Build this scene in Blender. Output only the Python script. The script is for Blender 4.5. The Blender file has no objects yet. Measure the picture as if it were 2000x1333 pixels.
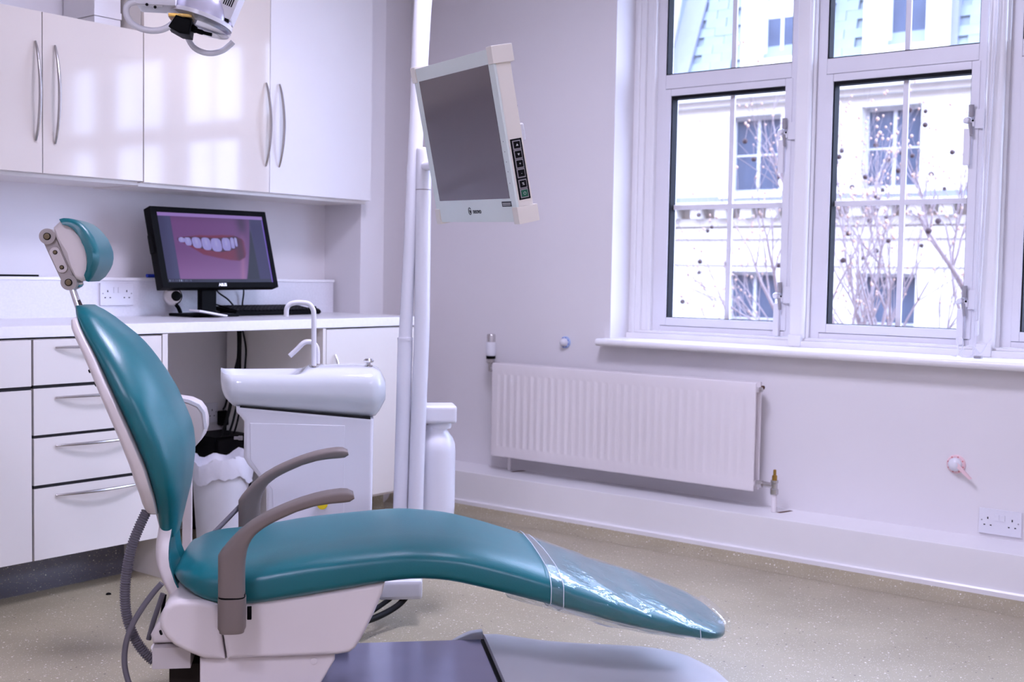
import bpy, bmesh, math, random
import numpy as np
from mathutils import Matrix, Vector

# ------------------------------------------------------------------ camera, world, lights, exposure
scene = bpy.context.scene
COL = scene.collection
F_PX = 2351.465                      # focal length in pixels of the 2000 px wide frame
YAW, PIT, ROLL = 0.6678203, 0.05553896, 0.01752749
EYE = np.array([0.0, 0.0, 1.0961])


def cam_axes():
    cy, sy = math.cos(YAW), math.sin(YAW)
    fw = np.array([cy * math.cos(PIT), sy * math.cos(PIT), -math.sin(PIT)])
    rt = np.array([sy, -cy, 0.0])
    up = np.cross(rt, fw)
    c, s = math.cos(ROLL), math.sin(ROLL)
    return rt * c + up * s, up * c - rt * s, fw


RT, UP, FW = cam_axes()
cd = bpy.data.cameras.new('camera')
cd.sensor_width = 36.0
cd.lens = F_PX / 2000.0 * 36.0
cd.clip_start = 0.05
cd.clip_end = 300
cd.dof.use_dof = True
cd.dof.focus_distance = 3.0
cd.dof.aperture_fstop = 5.6
cam = bpy.data.objects.new('camera', cd)
COL.objects.link(cam)
cam.matrix_world = Matrix(((RT[0], UP[0], -FW[0], EYE[0]), (RT[1], UP[1], -FW[1], EYE[1]), (RT[2], UP[2], -FW[2], EYE[2]), (0, 0, 0, 1)))
scene.camera = cam

scene.view_settings.view_transform = 'Standard'
scene.view_settings.look = 'None'
scene.view_settings.gamma = 1.0
scene.view_settings.use_curve_mapping = False
scene.view_settings.exposure = 0.14
scene.cycles.use_denoising = True
scene.cycles.max_bounces = 8
scene.cycles.diffuse_bounces = 5
scene.cycles.transparent_max_bounces = 12
scene.cycles.use_adaptive_sampling = True
scene.cycles.adaptive_threshold = 0.02
scene.cycles.sample_clamp_indirect = 6.0

SKY = (0.58, 0.70, 1.08)
SKY_STRENGTH = 13.5
CEIL_COL = (0.79, 0.77, 1.08)
CEIL_POWER = 52.0

world = bpy.data.worlds.new('overcast_sky')
scene.world = world
world.use_nodes = True
wn = world.node_tree
wn.nodes.clear()
bgn = wn.nodes.new('ShaderNodeBackground')
bgn.inputs['Color'].default_value = (*SKY, 1)
bgn.inputs['Strength'].default_value = SKY_STRENGTH
won = wn.nodes.new('ShaderNodeOutputWorld')
wn.links.new(bgn.outputs[0], won.inputs[0])


# ------------------------------------------------------------------ photo pixel -> place helpers
def ray(px, py):
    return RT * (px - 1000) / F_PX - UP * (py - 666.5) / F_PX + FW


def on_x(px, py, x):
    d = ray(px, py)
    return EYE + d * x / d[0]


def on_y(px, py, y):
    d = ray(px, py)
    return EYE + d * y / d[1]


def on_z(px, py, z):
    d = ray(px, py)
    return EYE + d * (z - EYE[2]) / d[2]


CHA = math.radians(-42.8)           # heading of the chair's long axis
E1 = np.array([math.cos(CHA), math.sin(CHA), 0.0])
E2 = np.array([-math.sin(CHA), math.cos(CHA), 0.0])
C0 = np.array([1.642, 2.103, 0.0]) + 0.35 * E2


def on_t(px, py, t):                # chair coordinates (s along, t across, z up) on the plane t
    d = ray(px, py)
    o = EYE - C0
    k = (t - o @ E2) / (d @ E2)
    p = o + k * d
    return np.array([p @ E1, t, p[2]])


def chw(s, t, z):                   # chair coordinates -> world
    return C0 + E1 * s + E2 * t + np.array([0, 0, z])


# ------------------------------------------------------------------ materials
def lin(c):
    return tuple((v / 255 / 12.92) if v / 255 <= 0.04045 else ((v / 255 + 0.055) / 1.055) ** 2.4 for v in c)


MATS = {}


def mat(name, rgb, rough=0.5, metal=0.0, var=0.04, vscale=6.0, bump=0.0, bscale=120.0, spec=0.5, coat=0.0, emit=None, estr=0.0, lincol=False):
    if name in MATS:
        return MATS[name]
    m = bpy.data.materials.new(name)
    m.use_nodes = True
    nt = m.node_tree
    b = nt.nodes['Principled BSDF']
    c = rgb if lincol else lin(rgb)
    b.inputs['Roughness'].default_value = rough
    b.inputs['Metallic'].default_value = metal
    b.inputs['Specular IOR Level'].default_value = spec
    b.inputs['Coat Weight'].default_value = coat
    b.inputs['Coat Roughness'].default_value = 0.06
    tc = nt.nodes.new('ShaderNodeTexCoord')
    nz = nt.nodes.new('ShaderNodeTexNoise')
    nz.inputs['Scale'].default_value = vscale
    nz.inputs['Detail'].default_value = 3
    nt.links.new(tc.outputs['Object'], nz.inputs['Vector'])
    rp = nt.nodes.new('ShaderNodeValToRGB')
    rp.color_ramp.elements[0].position = 0.3
    rp.color_ramp.elements[1].position = 0.7
    rp.color_ramp.elements[0].color = (*[max(0, v * (1 - var)) for v in c], 1)
    rp.color_ramp.elements[1].color = (*[min(1, v * (1 + var)) for v in c], 1)
    nt.links.new(nz.outputs['Fac'], rp.inputs['Fac'])
    nt.links.new(rp.outputs['Color'], b.inputs['Base Color'])
    if bump > 0:
        n2 = nt.nodes.new('ShaderNodeTexNoise')
        n2.inputs['Scale'].default_value = bscale
        n2.inputs['Detail'].default_value = 2
        nt.links.new(tc.outputs['Object'], n2.inputs['Vector'])
        bp = nt.nodes.new('ShaderNodeBump')
        bp.inputs['Strength'].default_value = bump
        bp.inputs['Distance'].default_value = 0.002
        nt.links.new(n2.outputs['Fac'], bp.inputs['Height'])
        nt.links.new(bp.outputs['Normal'], b.inputs['Normal'])
    if emit is not None:
        b.inputs['Emission Color'].default_value = (*lin(emit), 1)
        b.inputs['Emission Strength'].default_value = estr
    MATS[name] = m
    return m


def mat_floor(name, c1, c2):
    m = bpy.data.materials.new(name)
    m.use_nodes = True
    nt = m.node_tree
    b = nt.nodes['Principled BSDF']
    b.inputs['Roughness'].default_value = 0.42
    tc = nt.nodes.new('ShaderNodeTexCoord')
    base = nt.nodes.new('ShaderNodeTexNoise')
    base.inputs['Scale'].default_value = 3.0
    base.inputs['Detail'].default_value = 6
    nt.links.new(tc.outputs['Object'], base.inputs['Vector'])
    rp = nt.nodes.new('ShaderNodeValToRGB')
    rp.color_ramp.elements[0].position = 0.35
    rp.color_ramp.elements[1].position = 0.65
    rp.color_ramp.elements[0].color = (*lin(c1), 1)
    rp.color_ramp.elements[1].color = (*lin(c2), 1)
    nt.links.new(base.outputs['Fac'], rp.inputs['Fac'])
    last = rp.outputs['Color']
    for sc, th, hi, col, rnd in ((75, 0.17, 0.24, (232, 228, 220), 0.86), (52, 0.13, 0.18, (70, 62, 56), 0.90), (160, 0.20, 0.30, (205, 196, 182), 0.6), (190, 0.2, 0.28, (135, 124, 112), 0.6)):
        v = nt.nodes.new('ShaderNodeTexVoronoi')
        v.inputs['Scale'].default_value = sc
        nt.links.new(tc.outputs['Object'], v.inputs['Vector'])
        r2 = nt.nodes.new('ShaderNodeValToRGB')
        r2.color_ramp.elements[0].position = th
        r2.color_ramp.elements[1].position = hi
        r2.color_ramp.elements[0].color = (1, 1, 1, 1)
        r2.color_ramp.elements[1].color = (0, 0, 0, 1)
        nt.links.new(v.outputs['Distance'], r2.inputs['Fac'])
        sep = nt.nodes.new('ShaderNodeSeparateColor')
        nt.links.new(v.outputs['Color'], sep.inputs['Color'])
        gt = nt.nodes.new('ShaderNodeMath')
        gt.operation = 'GREATER_THAN'
        gt.inputs[1].default_value = rnd
        nt.links.new(sep.outputs[0], gt.inputs[0])
        mu = nt.nodes.new('ShaderNodeMath')
        mu.operation = 'MULTIPLY'
        nt.links.new(r2.outputs['Color'], mu.inputs[0])
        nt.links.new(gt.outputs[0], mu.inputs[1])
        mx = nt.nodes.new('ShaderNodeMix')
        mx.data_type = 'RGBA'
        nt.links.new(mu.outputs[0], mx.inputs['Factor'])
        nt.links.new(last, mx.inputs[6])
        mx.inputs[7].default_value = (*lin(col), 1)
        last = mx.outputs[2]
    nt.links.new(last, b.inputs['Base Color'])
    return m


def mat_glass(name, tint=(1, 1, 1), gloss=0.06, rough=0.02, scratch=0.0):
    m = bpy.data.materials.new(name)
    m.use_nodes = True
    nt = m.node_tree
    nt.nodes.clear()
    out = nt.nodes.new('ShaderNodeOutputMaterial')
    tr = nt.nodes.new('ShaderNodeBsdfTransparent')
    tr.inputs['Color'].default_value = (*tint, 1)
    gl = nt.nodes.new('ShaderNodeBsdfGlossy')
    gl.inputs['Roughness'].default_value = rough
    gl.inputs['Color'].default_value = (1, 1, 1, 1)
    lw = nt.nodes.new('ShaderNodeLayerWeight')
    lw.inputs['Blend'].default_value = 0.5
    pw = nt.nodes.new('ShaderNodeMath')
    pw.operation = 'POWER'
    pw.inputs[1].default_value = 4.0
    nt.links.new(lw.outputs['Facing'], pw.inputs[0])
    ad = nt.nodes.new('ShaderNodeMath')
    ad.operation = 'MULTIPLY_ADD'
    ad.inputs[1].default_value = 0.75
    ad.inputs[2].default_value = gloss
    ad.use_clamp = True
    nt.links.new(pw.outputs[0], ad.inputs[0])
    mx = nt.nodes.new('ShaderNodeMixShader')
    nt.links.new(ad.outputs[0], mx.inputs[0])
    nt.links.new(tr.outputs[0], mx.inputs[1])
    nt.links.new(gl.outputs[0], mx.inputs[2])
    last = mx.outputs[0]
    if scratch > 0:
        tc = nt.nodes.new('ShaderNodeTexCoord')
        nz = nt.nodes.new('ShaderNodeTexNoise')
        nz.inputs['Scale'].default_value = 14
        nz.inputs['Detail'].default_value = 4
        nt.links.new(tc.outputs['Object'], nz.inputs['Vector'])
        bp = nt.nodes.new('ShaderNodeBump')
        bp.inputs['Strength'].default_value = scratch
        bp.inputs['Distance'].default_value = 0.01
        nt.links.new(nz.outputs['Fac'], bp.inputs['Height'])
        nt.links.new(bp.outputs['Normal'], gl.inputs['Normal'])
    nt.links.new(last, out.inputs[0])
    return m


M_WALL = mat('wall_paint', (226, 222, 224), 0.75, var=0.015, vscale=1.5, bump=0.08, bscale=220)
M_CEIL = mat('ceiling_paint', (232, 230, 230), 0.8, var=0.01)
M_GLOSSW = mat('white_gloss_paint', (236, 234, 236), 0.25, var=0.01)
M_PVC = mat('white_pvc', (228, 226, 232), 0.35, var=0.01)
M_GASKET = mat('black_rubber_gasket', (9, 9, 16), 0.7, spec=0.2)
M_FLOOR = mat_floor('speckled_vinyl', (150, 140, 115), (163, 153, 127))
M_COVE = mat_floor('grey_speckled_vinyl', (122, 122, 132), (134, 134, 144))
M_DOOR = mat('cream_gloss_laminate', (218, 208, 198), 0.07, var=0.006, spec=0.38)
M_SATIN = mat('white_satin_laminate', (228, 224, 224), 0.42, var=0.006, spec=0.3)
M_BASE = mat('cream_satin_laminate', (226, 220, 214), 0.28, var=0.008)
M_GAP = mat('dark_gap', (22, 20, 22), 0.8)
M_WORK = mat('white_worktop', (240, 238, 240), 0.3, var=0.02, vscale=90)
M_UPST = mat('speckled_upstand', (226, 224, 230), 0.35, var=0.035, vscale=120)
M_CHROME = mat('satin_chrome', (196, 192, 190), 0.25, 1.0, var=0.02)
M_POLISH = mat('polished_chrome', (215, 212, 212), 0.1, 1.0, var=0.02)
M_BRASS = mat('aged_brass', (176, 140, 72), 0.35, 1.0, var=0.08)
M_TEAL = mat('teal_vinyl', (6, 100, 108), 0.34, var=0.05, vscale=9, bump=0.12, bscale=260, spec=0.55)
M_SHELL = mat('pinkish_white_plastic', (222, 213, 212), 0.3, var=0.015)
M_WPLAST = mat('white_plastic', (224, 223, 230), 0.25, var=0.01)
M_CERAM = mat('white_ceramic', (208, 211, 216), 0.1, var=0.01, spec=0.6)
M_ARM = mat('taupe_rubber', (116, 104, 99), 0.55, var=0.04, bump=0.06, bscale=300)
M_HINGE = mat('grey_cast_metal', (176, 168, 164), 0.4, 0.3, var=0.03)
M_BOLT = mat('bolt_bronze', (118, 104, 80), 0.35, 0.8)
M_HOSE = mat('grey_hose', (104, 100, 108), 0.5, var=0.04)
M_BLACK = mat('black_plastic', (7, 7, 9), 0.55, spec=0.08)
M_BLACKS = mat('black_satin', (14, 13, 16), 0.55, spec=0.1)
M_STEEL = mat('brushed_blue_steel', (150, 150, 178), 0.22, 0.9, var=0.05, vscale=12)
M_BAG = mat('white_bin_liner', (236, 234, 244), 0.35, var=0.02, bump=0.7, bscale=30)
M_BIN = mat('white_bin_plastic', (226, 224, 230), 0.4)
M_RAD = mat('radiator_enamel', (232, 226, 228), 0.35, var=0.008)
M_GREENB = mat('green_button', (14, 92, 66), 0.4)
M_SCREEN = mat('dark_lcd_panel', (92, 80, 84), 0.12, var=0.04, vscale=3, spec=0.6)
M_CREAM = mat('cream_plastic', (236, 230, 220), 0.4, var=0.01)
M_BEZEL = mat('pale_glass_bezel', (226, 236, 232), 0.12, var=0.02, vscale=4)
M_YELLOW = mat('yellow_plastic', (232, 206, 20), 0.4)
M_BLUE = mat('blue_plastic', (30, 60, 190), 0.4)
M_CABLE = mat('black_cable', (8, 8, 10), 0.6, spec=0.2)
M_GREY = mat('grey_plastic', (150, 146, 150), 0.4)
M_INK = mat('dark_ink', (60, 62, 70), 0.6)
M_WHITEINK = mat('white_ink', (210, 210, 210), 0.6)
M_CARD = mat('white_card', (238, 236, 238), 0.6, var=0.01)
M_SOOT = mat('rusty_brown', (84, 52, 34), 0.7)
M_REFL = mat('dichroic_reflector', (205, 202, 220), 0.25, 0.35, var=0.15, vscale=14)
M_FACADE = mat('pale_stone', (196, 192, 184), 0.8, var=0.03, vscale=2)
M_SLATE = mat('grey_slate', (112, 122, 128), 0.6, var=0.10, vscale=1.2)
M_LEAD = mat('grey_lead', (112, 116, 134), 0.6)
M_FWIN = mat('dark_window_glass', (72, 82, 100), 0.1, var=0.15, vscale=2)
M_FFRAME = mat('white_sash_paint', (176, 178, 182), 0.5)
M_BARK = mat('plane_tree_bark', (148, 136, 138), 0.8, var=0.12, vscale=20)
M_BUD = mat('seed_ball_brown', (70, 56, 58), 0.9, var=0.1)
M_LEAF = mat('pale_bud', (186, 160, 144), 0.8, var=0.1)
M_ROAD = mat('street_asphalt', (110, 110, 116), 0.9, var=0.1, vscale=3)
M_GLASS = mat_glass('window_glass', gloss=0.03)
M_WRAP = mat_glass('clear_plastic_wrap', (0.95, 0.97, 0.98), 0.05, 0.05, scratch=0.6)
M_SHIELD = mat_glass('lamp_shield_glass', (0.9, 0.92, 0.95), 0.12, 0.05)


# ------------------------------------------------------------------ building helpers
MW = {}


def thing(name, label, cat, loc=(0, 0, 0), rotz=0.0, group=None, kind=None):
    o = bpy.data.objects.new(name, None)
    COL.objects.link(o)
    o.location = Vector([float(v) for v in loc])
    o.rotation_euler = (0, 0, rotz)
    MW[o.name] = Matrix.Translation(o.location) @ Matrix.Rotation(rotz, 4, 'Z')
    tag(o, label, cat, group, kind)
    return o


def tag(o, label=None, cat=None, group=None, kind=None):
    if label:
        o['label'] = label
    if cat:
        o['category'] = cat
    if group:
        o['group'] = group
    if kind:
        o['kind'] = kind
    return o


def bm_mesh(bm, name, smooth=True, angle=35):
    bmesh.ops.recalc_face_normals(bm, faces=bm.faces[:])
    me = bpy.data.meshes.new(name)
    bm.to_mesh(me)
    bm.free()
    if smooth:
        me.polygons.foreach_set('use_smooth', [True] * len(me.polygons))
        try:
            me.set_sharp_from_angle(angle=math.radians(angle))
        except Exception:
            pass
    return me


def put(name, bm, m, parent=None, local=False, label=None, cat=None, group=None, kind=None, smooth=True, angle=35):
    """Link one mesh object.  bm is in world coordinates, or with local=True in the parent's."""
    me = bm if isinstance(bm, bpy.types.Mesh) else bm_mesh(bm, name, smooth, angle)
    for mm in (m if isinstance(m, (list, tuple)) else [m]):
        me.materials.append(mm)
    o = bpy.data.objects.new(name, me)
    COL.objects.link(o)
    if parent is not None:
        if not local:
            me.transform(MW[parent.name].inverted())
        o.parent = parent
        MW[o.name] = MW[parent.name]
    else:
        n = len(me.vertices)
        co = np.empty(n * 3)
        me.vertices.foreach_get('co', co)
        co = co.reshape(-1, 3)
        c = Vector((float((co[:, 0].min() + co[:, 0].max()) / 2), float((co[:, 1].min() + co[:, 1].max()) / 2), float(co[:, 2].min())))
        me.transform(Matrix.Translation(-c))
        o.location = c
        MW[o.name] = Matrix.Translation(c)
    tag(o, label, cat, group, kind)
    if smooth and len(me.polygons) < 6000:
        wmod = o.modifiers.new('weighted_normals', 'WEIGHTED_NORMAL')
        wmod.keep_sharp = True
        wmod.weight = 80
    return o


def inst(me, name, parent, loc, rot=(0, 0, 0), scale=(1, 1, 1)):
    """A piece sharing mesh data, placed in the world under its parent."""
    o = bpy.data.objects.new(name, me)
    COL.objects.link(o)
    o.parent = parent
    T = MW[parent.name].inverted() @ (Matrix.Translation(Vector([float(v) for v in loc])) @ Matrix.Rotation(rot[2], 4, 'Z') @ Matrix.Rotation(rot[1], 4, 'Y') @ Matrix.Rotation(rot[0], 4, 'X'))
    o.matrix_basis = T @ Matrix.Diagonal((*scale, 1))
    return o


def bx(bm, x0, x1, y0, y1, z0, z1, bev=0.0, seg=2, M=None):
    r = bmesh.ops.create_cube(bm, size=1.0)
    vs = r['verts']
    for v in vs:
        v.co = Vector((x0 + (v.co.x + 0.5) * (x1 - x0), y0 + (v.co.y + 0.5) * (y1 - y0), z0 + (v.co.z + 0.5) * (z1 - z0)))
    if bev > 0:
        es = list({e for v in vs for e in v.link_edges})
        rb = bmesh.ops.bevel(bm, geom=es, offset=bev, segments=seg, profile=0.7, affect='EDGES')
        vs = list({v for f in rb['faces'] for v in f.verts} | {v for v in vs if v.is_valid})
    if M is not None:
        for v in vs:
            if v.is_valid:
                v.co = M @ v.co
    return bm


def box(*a, **k):
    return bx(bmesh.new(), *a, **k)


def frame_mat(origin, x, y, z):
    return Matrix(((x[0], y[0], z[0], origin[0]), (x[1], y[1], z[1], origin[1]), (x[2], y[2], z[2], origin[2]), (0, 0, 0, 1)))


def prism(poly, axis_map, d0, d1, bev=0.0, seg=3):
    """Extrude a 2D polygon; axis_map(u, v, d) -> xyz."""
    bm = bmesh.new()
    a = [bm.verts.new(axis_map(u, v, d0)) for u, v in poly]
    b = [bm.verts.new(axis_map(u, v, d1)) for u, v in poly]
    n = len(poly)
    fa = bm.faces.new(a)
    fb = bm.faces.new(b[::-1])
    for i in range(n):
        bm.faces.new((a[i], a[(i + 1) % n], b[(i + 1) % n], b[i]))
    bmesh.ops.recalc_face_normals(bm, faces=bm.faces[:])
    if bev > 0:
        es = [e for e in bm.edges if (fa in e.link_faces or fb in e.link_faces)]
        bmesh.ops.bevel(bm, geom=es, offset=bev, segments=seg, profile=0.5, affect='EDGES')
    return bm


def smooth_path(pts, n=8, closed=False):
    P = [np.array(p, float) for p in pts]
    out = []
    m = len(P)
    for i in range(m - (0 if closed else 1)):
        p0 = P[(i - 1) % m] if (closed or i > 0) else 2 * P[0] - P[1]
        p1, p2 = P[i], P[(i + 1) % m]
        p3 = P[(i + 2) % m] if (closed or i + 2 < m) else 2 * P[-1] - P[-2]
        for k in range(n):
            t = k / n
            out.append(0.5 * ((2 * p1) + (p2 - p0) * t + (2 * p0 - 5 * p1 + 4 * p2 - p3) * t * t + (3 * p1 - p0 - 3 * p2 + p3) * t ** 3))
    if not closed:
        out.append(P[-1])
    return out


def tube(bm, path, r, n=12, caps=True, flat=1.0):
    """Circular tube along a list of 3D points; r is a number or a list."""
    P = [Vector([float(c) for c in p]) for p in path]
    rs = r if isinstance(r, (list, tuple, np.ndarray)) else [r] * len(P)
    up = None
    rings = []
    for i, p in enumerate(P):
        d = (P[min(i + 1, len(P) - 1)] - P[max(i - 1, 0)])
        if d.length < 1e-9:
            d = Vector((0, 0, 1))
        d.normalize()
        if up is None:
            up = Vector((0, 0, 1)) if abs(d.z) < 0.9 else Vector((1, 0, 0))
        a = d.cross(up)
        if a.length < 1e-6:
            a = d.cross(Vector((0, 1, 0)))
        a.normalize()
        b = a.cross(d)
        b.normalize()
        up = b
        rings.append([bm.verts.new(p + (a * math.cos(2 * math.pi * k / n) + b * math.sin(2 * math.pi * k / n) * flat) * rs[i]) for k in range(n)])
    for i in range(len(rings) - 1):
        for k in range(n):
            bm.faces.new((rings[i][k], rings[i][(k + 1) % n], rings[i + 1][(k + 1) % n], rings[i + 1][k]))
    if caps:
        bm.faces.new(rings[0][::-1])
        bm.faces.new(rings[-1])
    return bm


def tubeo(path, r, n=12, **k):
    return tube(bmesh.new(), path, r, n, **k)


def loft(sections, caps=True):
    bm = bmesh.new()
    R = [[bm.verts.new([float(c) for c in p]) for p in s] for s in sections]
    n = len(R[0])
    for i in range(len(R) - 1):
        for k in range(n):
            bm.faces.new((R[i][k], R[i][(k + 1) % n], R[i + 1][(k + 1) % n], R[i + 1][k]))
    if caps:
        bm.faces.new(R[0][::-1])
        bm.faces.new(R[-1])
    return bm


def lathe(prof, origin=(0, 0, 0), n=28, M=None, bm=None):
    """Revolve [(r, z), ...] about Z."""
    bm = bm or bmesh.new()
    rings = []
    for r, z in prof:
        rr = []
        for k in range(n):
            a = 2 * math.pi * k / n
            p = Vector((max(r, 1e-4) * math.cos(a), max(r, 1e-4) * math.sin(a), z))
            if M is not None:
                p = M @ p
            rr.append(bm.verts.new(p + Vector([float(c) for c in origin])))
        rings.append(rr)
    for i in range(len(rings) - 1):
        for k in range(n):
            bm.faces.new((rings[i][k], rings[i][(k + 1) % n], rings[i + 1][(k + 1) % n], rings[i + 1][k]))
    bm.faces.new(rings[0][::-1])
    bm.faces.new(rings[-1])
    return bm


def rotm(v, to):
    return Vector(v).rotation_difference(Vector([float(c) for c in to])).to_matrix().to_4x4()


def disc(center, normal, r, h, n=24, bev=0.15):
    """Small button / bolt: a low cylinder with a softened edge standing on center along normal."""
    return lathe([(r, 0), (r, h * (1 - bev)), (r * (1 - bev), h)], center, n, rotm((0, 0, 1), normal))


def text_mesh(s, size, M, depth=0.0004, bold=0.0):
    cu = bpy.data.curves.new('lettering', 'FONT')
    cu.body = s
    cu.size = size
    cu.extrude = depth
    cu.offset = bold
    cu.align_x = 'CENTER'
    cu.align_y = 'CENTER'
    ob = bpy.data.objects.new('lettering_tmp', cu)
    COL.objects.link(ob)
    dg = bpy.context.evaluated_depsgraph_get()
    me = bpy.data.meshes.new_from_object(ob.evaluated_get(dg))
    bpy.data.objects.remove(ob)
    bpy.data.curves.remove(cu)
    me.transform(M)
    return me

# ------------------------------------------------------------------ the room
XW, YB, ZC = 4.42, 4.19, 2.75          # window wall, cabinet wall, ceiling
X0, Y0 = -2.0, -2.6
OPY0, OPY1, OPZ0, OPZ1 = -0.197, 2.937, 0.79, 2.52


def struct(name, bm, m, parent=None, label=None):
    return put(name, bm, m, parent, kind='structure' if parent is None else None, label=label, smooth=True, angle=30)


struct('floor', box(X0 - .1, XW + .35, Y0 - .1, 5.0, -0.08, 0.0), M_FLOOR, label='beige speckled vinyl floor with white and dark flecks')
struct('ceiling', box(X0 - .1, XW + .35, Y0 - .1, 5.0, ZC, ZC + .1), M_CEIL, label='plain white ceiling')
struct('wall_left', box(X0, 3.9, YB, YB + .2, 0, ZC), M_WALL, label='lilac white wall behind the cabinets and the desk')
struct('wall_corner', box(3.884, 4.035, 3.951, 4.9, 0, ZC, bev=.006), M_WALL, label='narrow white pier at the end of the wall cabinets')
struct('wall_back', prism([(4.0, 3.958), (4.034, 3.958), (XW + .01, 4.16), (XW + .01, 4.95), (4.0, 4.95)], lambda u, v, d: (u, v, d), 0, ZC), M_WALL, label='short angled white wall between the corner pier and the window wall')
struct('wall_front', box(X0 - .1, XW + .3, Y0 - .1, Y0, 0, ZC), M_WALL, label='plain white wall opposite the cabinets')
struct('wall_side', box(X0 - .1, X0, Y0, YB + .2, 0, ZC), M_WALL, label='plain white wall opposite the window')
bm = bmesh.new()
bx(bm, XW, XW + .30, OPY1, 4.9, 0, ZC)
bx(bm, XW, XW + .30, Y0, OPY0, 0, ZC)
bx(bm, XW, XW + .30, OPY0, OPY1, 0, OPZ0)
bx(bm, XW, XW + .30, OPY0, OPY1, OPZ1, ZC)
struct('wall_right', bm, M_WALL, label='lilac white wall with the long window and the radiator')

# pipe boxing along the window wall, with the vinyl coved up against it
bm = box(4.20, XW + .01, Y0, 4.8, 0.0, 0.182, bev=.006)
struct('trim_1', bm, M_GLOSSW, label='low white pipe boxing running under the radiator')
bm = prism([(4.199, .026), (4.199, .052), (4.193, .054), (4.188, .048), (4.189, .03), (4.193, .026)], lambda u, v, d: (u, d, v), Y0, 4.8, 0)
struct('trim_2', bm, M_GLOSSW, label='white capping strip along the foot of the pipe boxing')
bm = prism([(4.20, .036), (4.192, .034), (4.178, .024), (4.160, .012), (4.135, .004), (4.10, .0005), (4.20, .0005)], lambda u, v, d: (u, d, v), Y0, 4.8, 0)
struct('baseboard_right', bm, M_FLOOR, label='coved beige vinyl skirting below the pipe boxing')
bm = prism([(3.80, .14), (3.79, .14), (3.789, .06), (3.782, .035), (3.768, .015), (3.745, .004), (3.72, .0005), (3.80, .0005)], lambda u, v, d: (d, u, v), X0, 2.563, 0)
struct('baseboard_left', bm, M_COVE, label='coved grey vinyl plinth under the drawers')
bm = prism([(3.80, .14), (3.79, .14), (3.789, .06), (3.782, .035), (3.768, .015), (3.745, .004), (3.72, .0005), (3.80, .0005)], lambda u, v, d: (d, u, v), 3.31, 3.884, 0)
struct('baseboard_back', bm, M_FLOOR, label='coved beige vinyl plinth under the right base cabinet')

# window sill with a rounded nose
nose = [(4.70, .79), (4.70, .822)]
for k in range(9):
    a = math.pi / 2 + math.pi * k / 8
    nose.append((4.358 + .016 * math.cos(a), .806 + .016 * math.sin(a)))
sill = struct('trim_3', prism(nose, lambda u, v, d: (u, d, v), OPY0 - .04, OPY1 + .03, .004, 2), M_GLOSSW, label='white painted window sill with rounded nose')
# timber lining of the opening: bottom board, jamb, head
bm = bmesh.new()
bx(bm, 4.545, 4.60, OPY0, OPY1, .821, .846, bev=.004)
bx(bm, 4.565, 4.60, OPY0, OPY1, .846, .857, bev=.004)
struct('trim_4', bm, M_GLOSSW, label='white moulded board between sill and window frames')
bm = bmesh.new()
bx(bm, 4.57, 4.66, 2.880, OPY1 + .004, .821, OPZ1, bev=.004)
bx(bm, 4.585, 4.66, 2.850, 2.885, .821, OPZ1, bev=.006, seg=4)
bx(bm, 4.56, 4.60, 2.905, 2.920, .821, OPZ1, bev=.006, seg=4)
bx(bm, 4.575, 4.61, 2.832, 2.852, .821, OPZ1, bev=.008, seg=4)
struct('trim_5', bm, M_GLOSSW, label='white moulded timber jamb beside the first window')
struct('trim_6', box(4.57, 4.68, OPY0, OPY1, 2.47, OPZ1 + .002, bev=.004), M_GLOSSW, label='white timber head above the windows')
bm = box(4.57, 4.66, OPY0 - .004, -.092, .821, OPZ1, bev=.004)
struct('trim_7', bm, M_GLOSSW, label='white timber jamb beside the last window')

PITCH = .748
NW = 4


def ring(bm, y0, y1, z0, z1, wy0, wy1, wz0, wz1, x0, x1, bev=.003):
    """Rectangular frame: outer y0..y1 z0..z1, inner opening wy0..wy1 wz0..wz1."""
    bx(bm, x0, x1, y0, wy0, z0, z1, bev)
    bx(bm, x0, x1, wy1, y1, z0, z1, bev)
    bx(bm, x0, x1, wy0, wy1, z0, wz0, bev)
    bx(bm, x0, x1, wy0, wy1, wz1, z1, bev)
    return bm


def hollow(bm, y0, y1, z0, z1, t, x0, x1):
    return ring(bm, y0, y1, z0, z1, y0 + t, y1 - t, z0 + t, z1 - t, x0, x1, 0)


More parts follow.
